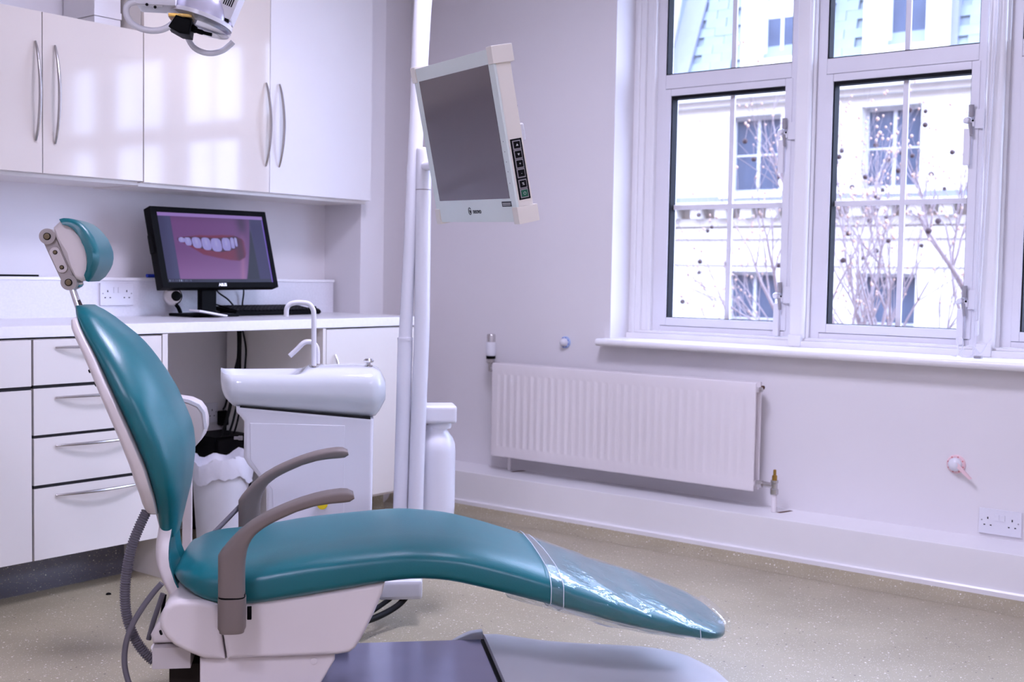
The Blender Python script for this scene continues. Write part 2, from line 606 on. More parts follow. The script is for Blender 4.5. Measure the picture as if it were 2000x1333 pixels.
WLAB = ['window beside the wall corner, above the radiator', 'window between the first two posts', 'window past the blind cord', 'last window of the row']
for k in range(NW):
    yl = 2.832 - PITCH * k
    yr = yl - .68
    w = thing('window_%d' % (k + 1), 'white ' + WLAB[k], 'window', (4.60, (yl + yr) / 2, .857), kind='structure')
    del w['category']
    ug = (yl - .040 - .595, yl - .040, 1.979, 2.42)         # upper light opening
    lg = (yl - .070 - .541, yl - .070, .917, 1.886)         # casement glass opening
    sh = (yl - .040 - .603, yl - .040, .882, 1.916)         # sash outer size
    bm = bmesh.new()
    bx(bm, 4.598, 4.66, ug[1], yl, .857, 2.47, .003)
    bx(bm, 4.598, 4.66, yr, ug[0], .857, 2.47, .003)
    bx(bm, 4.598, 4.66, ug[0], ug[1], 2.42, 2.47, .003)
    bx(bm, 4.598, 4.66, ug[0], ug[1], 1.918, 1.979, .003)
    bx(bm, 4.598, 4.66, ug[0], ug[1], .857, .880, .003)
    fr = put('frame', bm, M_PVC, w, angle=30)
    bm = bmesh.new()
    ring(bm, sh[0], sh[1], sh[2], sh[3], lg[0], lg[1], lg[2], lg[3], 4.594, 4.66, .004)
    cs = put('casement', bm, M_PVC, w, angle=30)
    bm = bmesh.new()
    ring(bm, lg[0], lg[1], lg[2], lg[3], lg[0] + .002, lg[1] - .006, lg[2] + .002, lg[3] - .014, 4.600, 4.645, 0)
    put('gasket', bm, M_GASKET, cs)
    put('pane', box(4.640, 4.644, lg[0], lg[1], lg[2], lg[3]), M_GLASS, cs)
    bm = bmesh.new()
    ring(bm, ug[0], ug[1], ug[2], ug[3], ug[0] + .002, ug[1] - .006, ug[2] + .004, ug[3] - .010, 4.601, 4.645, 0)
    put('gasket', bm, M_GASKET, fr)
    put('pane', box(4.640, 4.644, ug[0], ug[1], ug[2], ug[3]), M_GLASS, fr)
    ym = (lg[0] + lg[1]) / 2 - .012
    put('glazing_bar', box(4.630, 4.640, ym - .011, ym + .011, lg[2], lg[3], .003), M_PVC, cs)
    put('glazing_bar', box(4.631, 4.639, lg[0], lg[1], 1.392, 1.413, .003), M_PVC, cs)
    put('glazing_bar', box(4.630, 4.640, ym - .011, ym + .011, ug[2], ug[3], .003), M_PVC, fr)
    for zz in (1.70, 1.03):                                  # two casement fasteners
        y = lg[0] - .010
        bm = bmesh.new()
        bx(bm, 4.586, 4.597, y - .045, y - .010, zz - .035, zz + .035, .002)
        bx(bm, 4.580, 4.594, y - .012, y + .012, zz - .028, zz - .002, .004)
        la = put('latch', bm, M_PVC, cs)
        bm = bmesh.new()
        tube(bm, [(4.578, y + .001, zz + .008), (4.578, y + .001, zz + .052)], .010, 10)
        tube(bm, [(4.578, y - .002, zz - .062), (4.578, y + .004, zz - .014)], .007, 10)
        put('latch_arm', bm, M_GREY, la)
        put('latch_knob', lathe([(.013, 0), (.013, .018), (.009, .024)], (4.590, y + .016, zz - .004), 16, rotm((0, 0, 1), (-1, 0, 0))), M_PVC, la)
        put('latch_screw', disc((4.579, y - .006, zz - .006), (-1, 0, 0), .004, .002, 10), M_BLACK, la)
        put('latch_handle', box(4.572, 4.590, y + .000, y + .024, zz - .170, zz - .035, .003), M_PVC, la)
    if k < NW - 1:                                           # moulded post between this window and the next
        y1, y0 = yr, yr - (PITCH - .68)
        bm = bmesh.new()
        bx(bm, 4.580, 4.66, y0, y1, .857, OPZ1 - .04, .002)
        bx(bm, 4.548, 4.60, y0 + .020, y1 - .004, .857, OPZ1 - .04, .005)
        tube(bm, [(4.562, y0 + .018, .857), (4.562, y0 + .018, OPZ1 - .04)], .014, 14)
        tube(bm, [(4.585, y0 + .008, .857), (4.585, y0 + .008, OPZ1 - .04)], .012, 14)
        tube(bm, [(4.556, y1 - .006, .857), (4.556, y1 - .006, OPZ1 - .04)], .007, 12)
        bx(bm, 4.535, 4.60, y0 + .012, y1 - .002, .822, .870, .006)
        struct('trim_%d' % (8 + k), bm, M_GLOSSW, label='white moulded post between windows %s' % ['one and two', 'two and three', 'three and four'][k])

# outer face of the building the room is in, rising above and below the window
bm = bmesh.new()
for (y0, y1, z0, z1) in ((-30, OPY0 - .01, -4, 11), (OPY1 + .01, 40, -4, 11), (OPY0 - .01, OPY1 + .01, -4, OPZ0 - .05), (OPY0 - .01, OPY1 + .01, OPZ1 + .02, 11)):
    bx(bm, XW + .36, XW + .46, y0, y1, z0, z1)
struct('wall_exterior', bm, mat('own_brick', (150, 120, 104), .9, var=.1), label='brick outer face of the building around the window')
bm = bmesh.new()
for (y0, y1, z0, z1) in ((OPY0 - .02, OPY0 - .0, OPZ0, OPZ1), (OPY1, OPY1 + .02, OPZ0, OPZ1), (OPY0, OPY1, OPZ0 - .02, OPZ0 - .0), (OPY0, OPY1, OPZ1, OPZ1 + .02)):
    bx(bm, XW + .30, XW + .37, y0, y1, z0, z1)
struct('trim_11', bm, M_GLOSSW, label='white outer reveal of the window opening')

# unseen ceiling light panels; the one over the open floor is added fill
LP = [(2.6, 2.1, 'above the foot of the chair'), (-.5, .8, 'over the open floor, added unseen for fill'), (1.0, -1.4, 'near the wall opposite the cabinets')]
for i, (x, y, where) in enumerate(LP):
    t = thing('ceiling_light', 'square white ceiling light panel ' + where, 'ceiling light', (x, y, ZC - .045), group='ceiling lights')
    bm = bmesh.new()
    bx(bm, x - .3, x + .3, y - .3, y - .28, ZC - .045, ZC)
    bx(bm, x - .3, x + .3, y + .28, y + .3, ZC - .045, ZC)
    bx(bm, x - .3, x - .28, y - .28, y + .28, ZC - .045, ZC)
    bx(bm, x + .28, x + .3, y - .28, y + .28, ZC - .045, ZC)
    put('frame', bm, M_WPLAST, t)
    md = MATS.get('panel_glow') or mat('panel_glow', (255, 246, 244), 0.6, emit=(255, 255, 255), estr=0)
    md.node_tree.nodes['Principled BSDF'].inputs['Emission Color'].default_value = (*CEIL_COL, 1)
    md.node_tree.nodes['Principled BSDF'].inputs['Emission Strength'].default_value = CEIL_POWER
    put('diffuser', box(x - .28, x + .28, y - .28, y + .28, ZC - .03, ZC - .022), md, t)

# ------------------------------------------------------------------ cabinets and worktop
YF = 3.559                               # front of the base units
YU = 3.86                                # front of the wall units


def bow_handle(a, b, out, r=.006, rise=.03):
    """Bowed bar handle between two fixing points, standing off along out."""
    a, b, out = np.array(a, float), np.array(b, float), np.array(out, float)
    pts, rs = [], []
    for k in range(17):
        t = k / 16
        pts.append(a + (b - a) * t + out * (.004 + rise * math.sin(math.pi * t) ** .8))
        rs.append(r * (.55 + .45 * math.sin(math.pi * t) ** .5))
    return tubeo(pts, rs, 10)


def panel(x0, x1, z0, z1, y):
    return box(x0 + .0015, x1 - .0015, y, y + .018, z0 + .0015, z1 - .0015, bev=.0015)


# left base unit (drawer over door)
t = thing('base_cabinet', 'cream base cabinet with one drawer over a door, left of the four drawers', 'cabinet', (1.75, 3.85, .14))
put('carcass', box(1.452, 2.050, YF + .02, YB - .03, .146, .862), M_BASE, t)
put('drawer_front', panel(1.452, 2.051, .711, .862, YF), M_BASE, t)
put('door', panel(1.452, 2.051, .147, .702, YF), M_BASE, t)
put('gap', box(1.455, 2.0495, YF + .005, YF + .0202, .15, .86), M_GAP, t)
# four-drawer unit
t = thing('drawer_cabinet', 'cream cabinet of four drawers with chrome bow handles', 'cabinet', (2.3, 3.85, .14))
put('carcass', box(2.056, 2.538, YF + .02, YB - .03, .146, .862), M_BASE, t)
put('gap', box(2.058, 2.536, YF + .005, YF + .0202, .15, .86), M_GAP, t)
for (z1, z0, zh) in ((.862, .713, .834), (.705, .552, .672), (.545, .390, .515), (.382, .147, .353)):
    d = put('drawer_front', panel(2.0555, 2.5385, z0, z1, YF), M_BASE, t)
    put('handle', bow_handle((2.131, YF, zh), (2.463, YF, zh), (0, -1, 0), .0055, .026), M_CHROME, d)
put('end_panel', box(2.541, 2.563, YF, YB - .03, .0, .866, bev=.001), M_BASE, t)
# right base unit
t = thing('base_cabinet', 'cream base cabinet standing behind the spittoon', 'cabinet', (3.6, 3.85, .0))
put('end_panel', box(3.296, 3.312, YF, YB - .03, .0, .866, bev=.001), M_BASE, t)
put('carcass', box(3.316, 3.880, YF + .02, YB - .03, .146, .862), M_BASE, t)
d = put('door', panel(3.314, 3.882, .157, .862, YF), M_BASE, t)
put('handle', bow_handle((3.36, YF, .56), (3.36, YF, .76), (0, -1, 0), .0055, .026), M_CHROME, d)
# worktop and boxed upstand
put('worktop', box(1.3, 3.884, YF - .004, YB, .868, .905, bev=.004), M_WORK, label='long white worktop over the drawers and the desk space', cat='worktop')
t = thing('upstand', 'white speckled boxed upstand along the back of the worktop', 'upstand', (2.6, 4.14, .905))
put('face', box(1.3, 3.858, 4.10, 4.112, .905, 1.044), M_UPST, t)
put('ledge', box(1.3, 3.863, 4.096, YB, 1.044, 1.056, bev=.003), M_WORK, t)
put('end_cap', box(3.846, 3.858, 4.113, YB, .905, 1.044), M_UPST, t)

# wall units
def wall_unit(name, label, xa, xm, xb, z0, z1, hpx):
    t = thing(name, label, 'cabinet', ((xa + xb) / 2, 4.03, z0 - .015))
    put('carcass', box(xa, xb, YU + .02, YB, z0, z1), M_BASE, t)
    put('pelmet', box(xa, xb, YU + .035, YB, z0 - .012, z0), M_BASE, t)
    put('gap', box(xa + .002, xb - .002, YU + .004, YU + .0202, z0 + .003, z1 - .003), M_GAP, t)
    for (a, b), (hx, ya, yb) in zip(((xa, xm), (xm, xb)), hpx):
        d = put('door', panel(a, b, z0, z1, YU), M_SATIN if b > 3.8 else M_DOOR, t)
        p, q = on_y(hx, ya, YU), on_y(hx, yb, YU)
        put('handle', bow_handle((p[0], YU, q[2]), (p[0], YU, p[2]), (0, -1, 0), .006, .030), M_CHROME, d)


wall_unit('wall_cabinet', 'low pair of cream gloss wall cabinet doors with boxes on top', 1.868, 2.268, 2.671, 1.414, 1.966, ((68, 80, 275), (106, 89, 281)))
wall_unit('wall_cabinet', 'tall pair of white gloss wall cabinet doors beside the pier', 2.672, 3.272, 3.856, 1.411, 2.45, ((519, 162, 325), (545, 165, 327)))

# white boxes lying on the low wall cabinets
pb = on_y(184.4, 14, 3.98)
zt = pb[2]
t = thing('storage_box', 'lower of the two white boxes stacked on the wall cabinet', 'box', (2.56, 4.08, 1.966))
put('tray', box(pb[0], 2.655, 3.98, 4.185, 1.966, zt - .03, bev=.002), M_CARD, t)
put('lid', box(pb[0] - .003, 2.658, 3.977, 4.187, zt - .028, zt - .004, bev=.002), M_CARD, t)
t = thing('storage_box', 'upper of the two white boxes stacked on the wall cabinet', 'box', (2.56, 4.08, zt - .004))
put('tray', box(pb[0], 2.655, 3.98, 4.185, zt - .004, zt + .07, bev=.002), M_CARD, t)
put('lid', box(pb[0] - .003, 2.658, 3.977, 4.187, zt + .072, zt + .1, bev=.002), M_CARD, t)


# ------------------------------------------------------------------ sockets
def socket(label, org, ux, n, w=.147, h=.087, switched=True, scale=1.0):
    """Double socket plate; org = centre on the wall, ux = direction to the right, n = outward normal."""
    ux, n = np.array(ux, float), np.array(n, float)
    Mx = frame_mat(org, ux, (0, 0, 1), n)
    t = thing('wall_socket', label, 'socket', org)
    put('plate', box(-w / 2, w / 2, -h / 2, h / 2, 0, .009, bev=.003, M=Mx), M_WPLAST, t)
    for c in (-1, 1):
        for (dx, dz, a, b) in ((0, .016, .004, .008), (-.011, -.009, .006, .004), (.011, -.009, .006, .004)):
            put('pin_hole', box(c * .042 + dx - a / 2, c * .042 + dx + a / 2, dz - b / 2 - .004, dz + b / 2 - .004, .0085, .0094, M=Mx), M_BLACK, t)
        put('screw', disc((Mx @ Vector((c * .063, .003, .0088))), n, .0028, .0006, 10), M_GREY, t)
        if switched:
            put('switch', box(c * .010 - .007, c * .010 + .007, .006, .027, .008, .0125, bev=.001, M=Mx), M_WPLAST, t)
    return t


p = on_y(226.5, 575, 4.10)
socket('white double socket on the upstand left of the desk monitor', (p[0], 4.10, p[2]), (1, 0, 0), (0, -1, 0))
p = on_x(1913, 1015, XW)
socket('white double socket on the wall below the sill', (XW, p[1] - .0735, .243), (0, -1, 0), (-1, 0, 0), h=.09)
p = on_y(396, 808, YB)
socket('white double socket under the desk beside the black plug', (p[0], YB, p[2]), (1, 0, 0), (0, -1, 0), h=.086)

# ------------------------------------------------------------------ radiator and pipework
XR = 4.305
RY0, RY1, RZ0, RZ1 = 2.170, 3.513, .253, .685
rad = thing('radiator', 'white ribbed double panel radiator under the window sill', 'radiator', (4.35, (RY0 + RY1) / 2, RZ0))


def rad_panel(x, d):
    """Pressed panel with vertical flutes between flat top and bottom bands; x = front, d = +1 towards the wall."""
    n = 33
    ys = [RY1 - .012, RY1]
    prof = []
    y0, y1 = RY0 + .035, RY1 - .035
    p = (y1 - y0) / n
    for i in range(n):
        a = y0 + i * p
        prof += [(a + .00 * p, 0), (a + .22 * p, .12), (a + .36 * p, .8), (a + .56 * p, 1), (a + .76 * p, .8), (a + .90 * p, .12)]
    prof.append((y1, 0))
    ys = [(RY0, 0), (RY0 + .006, 0)] + prof + [(RY1 - .006, 0), (RY1, 0)]
    bm = bmesh.new()
    rows = []
    for (z, dep) in ((RZ0, .6), (RZ0 + .006, 0), (RZ0 + .045, 0), (RZ0 + .055, 1), (RZ1 - .055, 1), (RZ1 - .045, 0), (RZ1 - .006, 0), (RZ1, .6)):
        row = []
        for (y, g) in ys:
            edge = .004 if y in (RY0, RY1) else 0
            off = edge + (.004 if dep == .6 else 0) + (.0036 * g if dep == 1 else 0)
            row.append(bm.verts.new((x + d * off, y, z)))
        rows.append(row)
    for i in range(len(rows) - 1):
        for j in range(len(ys) - 1):
            bm.faces.new((rows[i][j], rows[i][j + 1], rows[i + 1][j + 1], rows[i + 1][j]))
    bx(bm, min(x + d * .007, x + d * .012), max(x + d * .007, x + d * .012), RY0 + .002, RY1 - .002, RZ0 + .002, RZ1 - .002)
    return bm


put('front_panel', rad_panel(XR, 1), M_RAD, rad, angle=40)
put('rear_panel', box(XR + .052, XR + .064, RY0 + .004, RY1 - .004, RZ0, RZ1, bev=.003), M_RAD, rad)
bm = bmesh.new()
for i in range(44):
    y = RY0 + .02 + i * (RY1 - RY0 - .04) / 43
    bx(bm, XR + .013, XR + .051, y - .0006, y + .0006, RZ0 + .02, RZ1 - .02)
put('convector_fins', bm, M_RAD, rad)
for y in (RY0 + .008, RY1 - .008):
    for z in (RZ0 + .03, RZ1 - .03):
        put('manifold', tubeo([(XR + .006, y, z), (XR + .060, y, z)], .011, 12), M_RAD, rad)
put('bleed_plug', disc((XR + .032, RY0 - .002, RZ1 - .028), (0, -1, 0), .010, .012, 14), M_CHROME, rad)
put('bleed_plug', disc((XR + .058, RY0 + .002, RZ1 - .022), (0, -1, 0), .008, .010, 14), M_SOOT, rad)
for y in (RY0 + .2, RY1 - .2):
    put('wall_bracket', box(XR + .064, XW - .022, y - .015, y + .015, RZ0 + .02, RZ1 - .05), M_RAD, rad)
# thermostatic valve, left
v = put('thermostatic_valve', lathe([(.006, 0), (.011, .004), (.012, .035), (.016, .04), (.020, .045), (.020, .060)], (XR + .03, RY1 + .03, .640), 16), M_CHROME, rad, label='chrome and white thermostatic valve with black collar')
put('collar', lathe([(.022, 0), (.022, .014)], (XR + .03, RY1 + .03, .700), 18), M_BLACK, v)
put('valve_head', lathe([(.019, 0), (.023, .01), (.024, .055), (.022, .065)], (XR + .03, RY1 + .03, .714), 20), M_WPLAST, v)
put('valve_cap', lathe([(.021, 0), (.021, .032), (.018, .037)], (XR + .03, RY1 + .03, .779), 20), M_POLISH, v)
put('valve_tail', tubeo([(XR + .03, RY1 - .012, .655), (XR + .03, RY1 + .032, .655)], .009, 10), M_CHROME, v)
put('supply_pipe', tubeo([(4.374, 3.452, .183), (4.374, 3.452, RZ0 + .03)], .009, 10), M_RAD, rad)
# lockshield valve, right
yl = 2.082
put('supply_pipe', tubeo([(4.315, yl, .183), (4.315, yl, .262)], .011, 12), M_RAD, rad)
bm = lathe([(.013, 0), (.016, .004), (.016, .022), (.012, .026), (.012, .045), (.015, .048), (.015, .058)], (4.315, yl, .250), 16)
tube(bm, [(4.315, yl, .285), (XR + .03, RY0 - .001, .285)], .011, 12)
lv = put('lockshield_valve', bm, M_CHROME, rad, label='chrome lockshield valve with brass spindle')
put('spindle', lathe([(.010, 0), (.010, .018), (.006, .021), (.006, .040), (.004, .042)], (4.315, yl, .308), 12), M_BRASS, lv)
put('union_nut', lathe([(.015, 0), (.015, .020)], (4.322, yl + .055, .285), 6, rotm((0, 0, 1), (0, 1, 0))), M_CHROME, lv)
# dark slots cut in the boxing for the pipes
for (x, y, lb) in ((4.374, 3.415, 'dark slot in the pipe boxing beside the thin radiator pipe'), (4.345, 2.062, 'dark slot in the pipe boxing beside the lockshield pipe')):
    bm = bmesh.new()
    vs = [bm.verts.new(q) for q in ((x - .030, y + .006, .1823), (x + .040, y - .014, .1823), (x + .040, y - .028, .1823), (x - .030, y - .010, .1823))]
    bm.faces.new(vs)
    r = bmesh.ops.extrude_face_region(bm, geom=bm.faces[:])
    for q in r['geom']:
        if isinstance(q, bmesh.types.BMVert):
            q.co.z += .0012
    put('boxing_slot', bm, M_SOOT, label=lb, cat='slot', smooth=False)


# ------------------------------------------------------------------ capped outlets on the window wall
def outlet(label, y, z, r, m_ring, knob, marks, tail=False):
    t = thing('gas_outlet', label, 'outlet', (XW, y, z))
    R = rotm((0, 0, 1), (-1, 0, 0))
    put('rose', lathe([(r, 0), (r, .006), (r * .9, .010)], (XW, y, z), 28, R), m_ring, t)
    put('knob', lathe([(r * .72, 0), (r * .70, .012), (r * .5, .020), (r * .2, .024)], (XW - .009, y, z), 22, R), knob, t)
    for k in range(8):
        a = k * math.pi / 4 + .3
        put('mark', disc((XW - .0098, y + r * .83 * math.cos(a), z + r * .83 * math.sin(a)), (-1, 0, 0), r * .09, .0012, 8), marks, t)
    if tail:
        put('tail', prism([(0, 0), (.012, .010), (.066, -.042), (.056, -.048)], lambda u, v, d: (XW - .026 - d, y - u, z + v), 0, .004), m_ring, t)


p = on_x(1105, 669, XW)
outlet('small blue and white round outlet above the radiator', p[1], p[2], .027, mat('pale_blue_plastic', (170, 190, 226), .35), M_WPLAST, M_BLUE)
p = on_x(1868, 907, XW)
outlet('small pink and white round outlet left of the double socket', p[1], p[2], .034, mat('pale_pink_plastic', (232, 200, 204), .35), M_WPLAST, mat('pink_red_plastic', (206, 130, 130), .4), tail=True)

# ------------------------------------------------------------------ blind cords on the post
yq = 2.832 - PITCH * 1 - .68 - .04
for i, (y0, dy, label) in enumerate(((yq + .032, .012, 'white blind cord hanging straight down the window post'), (yq + .006, .030, 'white looped blind cord with a small plastic weight'))):
    t = thing('blind_cord', label, 'cord', (4.53, y0, .823))
    zlow = .823 if i == 0 else .95
    pts = smooth_path([(4.53, y0, 2.46), (4.53, y0 + dy * .3, 1.9), (4.528, y0 + dy * .7, 1.4), (4.525, y0 + dy, zlow)], 6)
    put('string', tubeo(pts, .0022, 6), M_WPLAST, t)
    if i == 1:
        put('string', tubeo([(p_[0], p_[1] - .008, p_[2]) for p_ in pts], .0022, 6), M_WPLAST, t)
        put('weight', lathe([(.003, -.055), (.007, -.05), (.007, -.008), (.004, 0)], (4.525, y0 + dy - .004, .955), 12), M_WPLAST, t)
q = lambda px, py, x: on_x(px, py, x)
t = thing('blind_cord', 'loose coil of white blind cord lying on the window sill', 'cord', (4.45, yq + .05, .823))
coil = [(1858, 694), (1868, 696), (1871, 680), (1870, 662), (1878, 660), (1881, 674), (1876, 690), (1888, 699), (1902, 690), (1903, 678), (1893, 675), (1882, 682), (1877, 696), (1895, 700), (1908, 692), (1906, 681), (1915, 690), (1926, 676), (1936, 662)]
pts = []
for i, (a, b) in enumerate(coil):
    w = on_x(a, b, 4.47)
    w[2] = max(w[2], .8245)
    pts.append(w)
put('string', tubeo(smooth_path(pts, 5), .002, 6), M_WPLAST, t)
w = on_x(1912, 697, 4.44)
put('toggle', box(4.43, 4.45, w[1] - .010, w[1] + .016, .8225, .832, bev=.002), M_GREY, t)

# ------------------------------------------------------------------ the dental chair (built in its own axes: s along, t across, z up)
chair = thing('dental_chair', 'teal padded dental chair with white shell and taupe armrests', 'dental chair', C0, CHA)


def cpart(name, bm, m, parent=None, label=None, angle=35):
    return put(name, bm, m, parent or chair, local=True, label=label, angle=angle)


NS = 44
ANG = [2 * math.pi * k / NS for k in range(NS)]


def se(v, n):
    return math.copysign(abs(v) ** (2.0 / n), v)


SEAT_W = ([-.118, -.112, -.10, -.08, -.05, 0, .1, .5, .8, 1.0, 1.09, 1.15, 1.19, 1.215, 1.232, 1.240], [.10, .14, .175, .215, .245, .262, .270, .270, .268, .266, .260, .248, .222, .185, .140, .10])
SEAT_B = ([-.118, -.10, -.07, -.03, .06, .19, .31, .38, .45, .52, .62, .74, .84, .93, 1.03, 1.10, 1.14, 1.20, 1.24, 1.258], [.372, .364, .352, .328, .322, .341, .360, .372, .377, .371, .346, .313, .286, .259, .236, .222, .214, .203, .202, .206])
SEAT_T = ([-.118, -.112, -.10, -.08, -.02, .054, .187, .31, .43, .55, .64, .75, .80, .88, .97, 1.07, 1.13, 1.20, 1.24, 1.258], [.378, .392, .402, .410, .414, .418, .440, .451, .460, .449, .426, .391, .370, .341, .305, .276, .254, .232, .220, .214])


def smooth_interp(x, tab, r=.03):
    return float(np.mean([np.interp(x + d, *tab) for d in np.linspace(-r, r, 7)]))


def seat_section(s, off=0.0, wob=None):
    e = .004 if (s < -.09 or s > 1.2) else .03
    w = smooth_interp(s, SEAT_W, .004 if s > 1.13 or s < 0 else .03) + off
    zb = smooth_interp(s, SEAT_B, e) - off
    zt_ = smooth_interp(s, SEAT_T, e) + off
    crown = .014 * min(1, max(0, (s + .118) / .1)) * min(1, max(0, (1.27 - s) / .2))
    zm, hh = (zb + zt_) / 2, (zt_ - zb) / 2
    out = []
    for i, a in enumerate(ANG):
        x = w * se(math.cos(a), 6)
        z = zm + hh * se(math.sin(a), 3.2)
        if math.sin(a) > 0:
            z += crown * (1 - (x / w) ** 2)
        d = 0.0
        if wob:
            d = wob(s, i)
        out.append((s, x + d * math.cos(a), z + d * math.sin(a)))
    return out


ss = [-.118, -.115, -.108, -.10, -.09, -.075, -.06, -.04] + list(np.arange(-.02, 1.10, .03)) + [1.10, 1.13, 1.16, 1.18, 1.195, 1.208, 1.22, 1.230, 1.236, 1.240]
cpart('seat_cushion', loft([seat_section(s) for s in ss]), M_TEAL, angle=60)

# backrest cushion
BW = ([.42, .46, .50, .55, .60, .66, .72, .80, .88, .94, .98, .995, 1.005], [.075, .085, .112, .16, .195, .212, .22, .215, .185, .15, .115, .09, .06])
BJ = ([.42, .514, .56, .637, .72, .803, .893, .966, 1.01], [-.150, -.158, -.159, -.175, -.207, -.245, -.291, -.337, -.352])
BTH = ([.45, .5, .55, .65, .8, .9, .97, .995, 1.005], [.03, .045, .055, .066, .07, .062, .052, .036, .02])
BBU = ([.45, .5, .55, .62, .70, .85, .93, .98, 1.005], [0, 0, .004, .020, .046, .048, .040, .012, .0])


def back_section(z, a0, a1, front):
    """Ring at height z between s offsets a0 (rear) and a1 (front) from the shell joint."""
    w = smooth_interp(z, BW, .006)
    j = smooth_interp(z, BJ, .02)
    out = []
    for a in ANG:
        t = w * se(math.cos(a), 5)
        f = se(math.sin(a), 2.6 if front else 4)
        mid, half = (a0 + a1) / 2, (a1 - a0) / 2
        s = j + mid + half * f
        if front and math.sin(a) > 0:
            s += smooth_interp(z, BBU, .015) * (1 - (t / w) ** 2)
        out.append((s, t, z))
    return out


zs = list(np.arange(.455, .98, .02)) + [.985, .993, 1.0, 1.004]
cpart('backrest_cushion', loft([back_section(z, -.004, smooth_interp(z, BTH, .006), True) for z in zs]), M_TEAL, angle=70)
# white shell behind it
zs = [.522, .526, .535, .55] + list(np.arange(.57, .95, .02)) + [.955, .965, .972, .978]


def shell_section(z):
    w = smooth_interp(z, BW, .006) * (1.0 if z > .56 else 1.0)
    j = smooth_interp(z, BJ, .02)
    th = float(np.interp(z, [.522, .527, .545, .62, .8, .95, .972, .978], [.018, .026, .032, .036, .030, .022, .014, .006]))
    out = []
    for a in ANG:
        t = (w + .004) * se(math.cos(a), 6)
        f = math.sin(a)
        s = j + (.004 if f > 0 else -th) * abs(se(f, 4)) - .0
        out.append((s, t, z))
    return out


sh = cpart('backrest_shell', loft([shell_section(z) for z in zs]), M_SHELL, angle=60)
for z_ in (.862, .832, .755, .652, .632):
    w_ = smooth_interp(z_, BW, .006)
    j_ = smooth_interp(z_, BJ, .02)
    cpart('fixing', disc((j_ - .016, -.88 * w_, z_), (-1, 0, -.4), .0042, .010, 12), M_BLACKS, sh)
# lumbar pad between backrest and seat, in its own white shell
def lumbar(a0, a1, wadd):
    out = []
    for z in np.linspace(.325, .515, 12):
        w = float(np.interp(z, [.325, .36, .42, .47, .515], [.125, .125, .112, .09, .085])) + wadd
        s0 = float(np.interp(z, [.325, .36, .40, .44, .48, .515], [-.100, -.116, -.130, -.132, -.126, -.135]))
        sec = []
        for a in ANG:
            t = w * se(math.cos(a), 6)
            f = math.sin(a)
            bow = -.016 * (1 - (t / w) ** 2) if f > 0 else 0
            sec.append((s0 + (a1 if f > 0 else a0) * abs(se(f, 5)) + bow * 1.0, t, z))
        out.append(sec)
    return out


cpart('lumbar_pad', loft(lumbar(-.006, .004, -.004)), M_TEAL, angle=60)
cpart('lumbar_shell', loft(lumbar(-.034, -.006, .004)), M_SHELL, angle=60)

# headrest
HS = [(115.8, 431.5), (103, 445), (107, 460), (114, 475.6), (123, 497), (132, 517), (139, 532), (146.4, 544), (156, 549), (166, 548.6)]
HARC = [(166, 548.6), (172, 538), (175.5, 524), (176.5, 510), (174, 490), (168, 472), (161, 460), (153.6, 451), (145, 443), (135.6, 436.5), (126, 432.5), (115.8, 431.5)]
HOUT = [(114, 429), (122, 426.5), (132, 427), (143, 429.5), (153.6, 434), (163, 442), (171.6, 452), (180, 464), (186, 477.4), (190.5, 490), (191.5, 503), (190, 515), (186, 526), (178, 541), (170, 550)]
TH = -.10
hs = [tuple(on_t(x, y, TH)[[0, 2]]) for x, y in HS]
ha = [tuple(on_t(x, y, TH)[[0, 2]]) for x, y in HARC]
ho = [tuple(on_t(x, y, TH)[[0, 2]]) for x, y in HOUT]


def side_loft(poly, w, edge=.018, dish=0.0):
    """Side profile swept across t with rounded ends; the profile shrinks towards its centre at the ends."""
    P = np.array(poly)
    c = P.mean(axis=0)
    z_lo, z_hi = P[:, 1].min(), P[:, 1].max()
    secs = []
    for k in range(17):
        u = -1 + k / 8.0
        t = u * w
        d = max(0.0, (abs(t) - (w - edge)) / edge)
        sc = math.sqrt(max(0.0, 1 - d * d)) * edge + 1e-3
        shrink = edge - sc
        sec = []
        for p in P:
            v = p - c
            L = np.linalg.norm(v)
            q = c + v * max(.2, (L - shrink) / L)
            vv = (p[1] - z_lo) / (z_hi - z_lo) * 2 - 1
            wf = .50 + .50 * math.sqrt(max(0.0, 1 - abs(vv) ** 2.6))
            sec.append((q[0] - dish * (1 - u * u), t * wf if t > 0 else t * (.82 + .18 * wf), q[1]))
        secs.append(sec)
    return loft(secs)


cpart('headrest_shell', side_loft(hs + ha[1:-1], .102, .012), M_SHELL, angle=50)
cpart('headrest_cushion', side_loft(ho + ha[::1], .115, .014, dish=-.004), M_TEAL, angle=50)


def plate_link(px0, py0, r0, px1, py1, r1, t0, t1, bev=.003):
    a, b = on_t(px0, py0, t0), on_t(px1, py1, t0)
    p0, p1 = np.array([a[0], a[2]]), np.array([b[0], b[2]])
    d = (p1 - p0) / np.linalg.norm(p1 - p0)
    ang = math.atan2(d[1], d[0])
    poly = []
    for k in range(13):
        th = ang + math.pi / 2 + math.pi * k / 12
        poly.append((p0[0] + r0 * math.cos(th), p0[1] + r0 * math.sin(th)))
    for k in range(13):
        th = ang - math.pi / 2 + math.pi * k / 12
        poly.append((p1[0] + r1 * math.cos(th), p1[1] + r1 * math.sin(th)))
    return prism(poly, lambda u, v, dd: (u, dd, v), t0, t1, bev, 2)


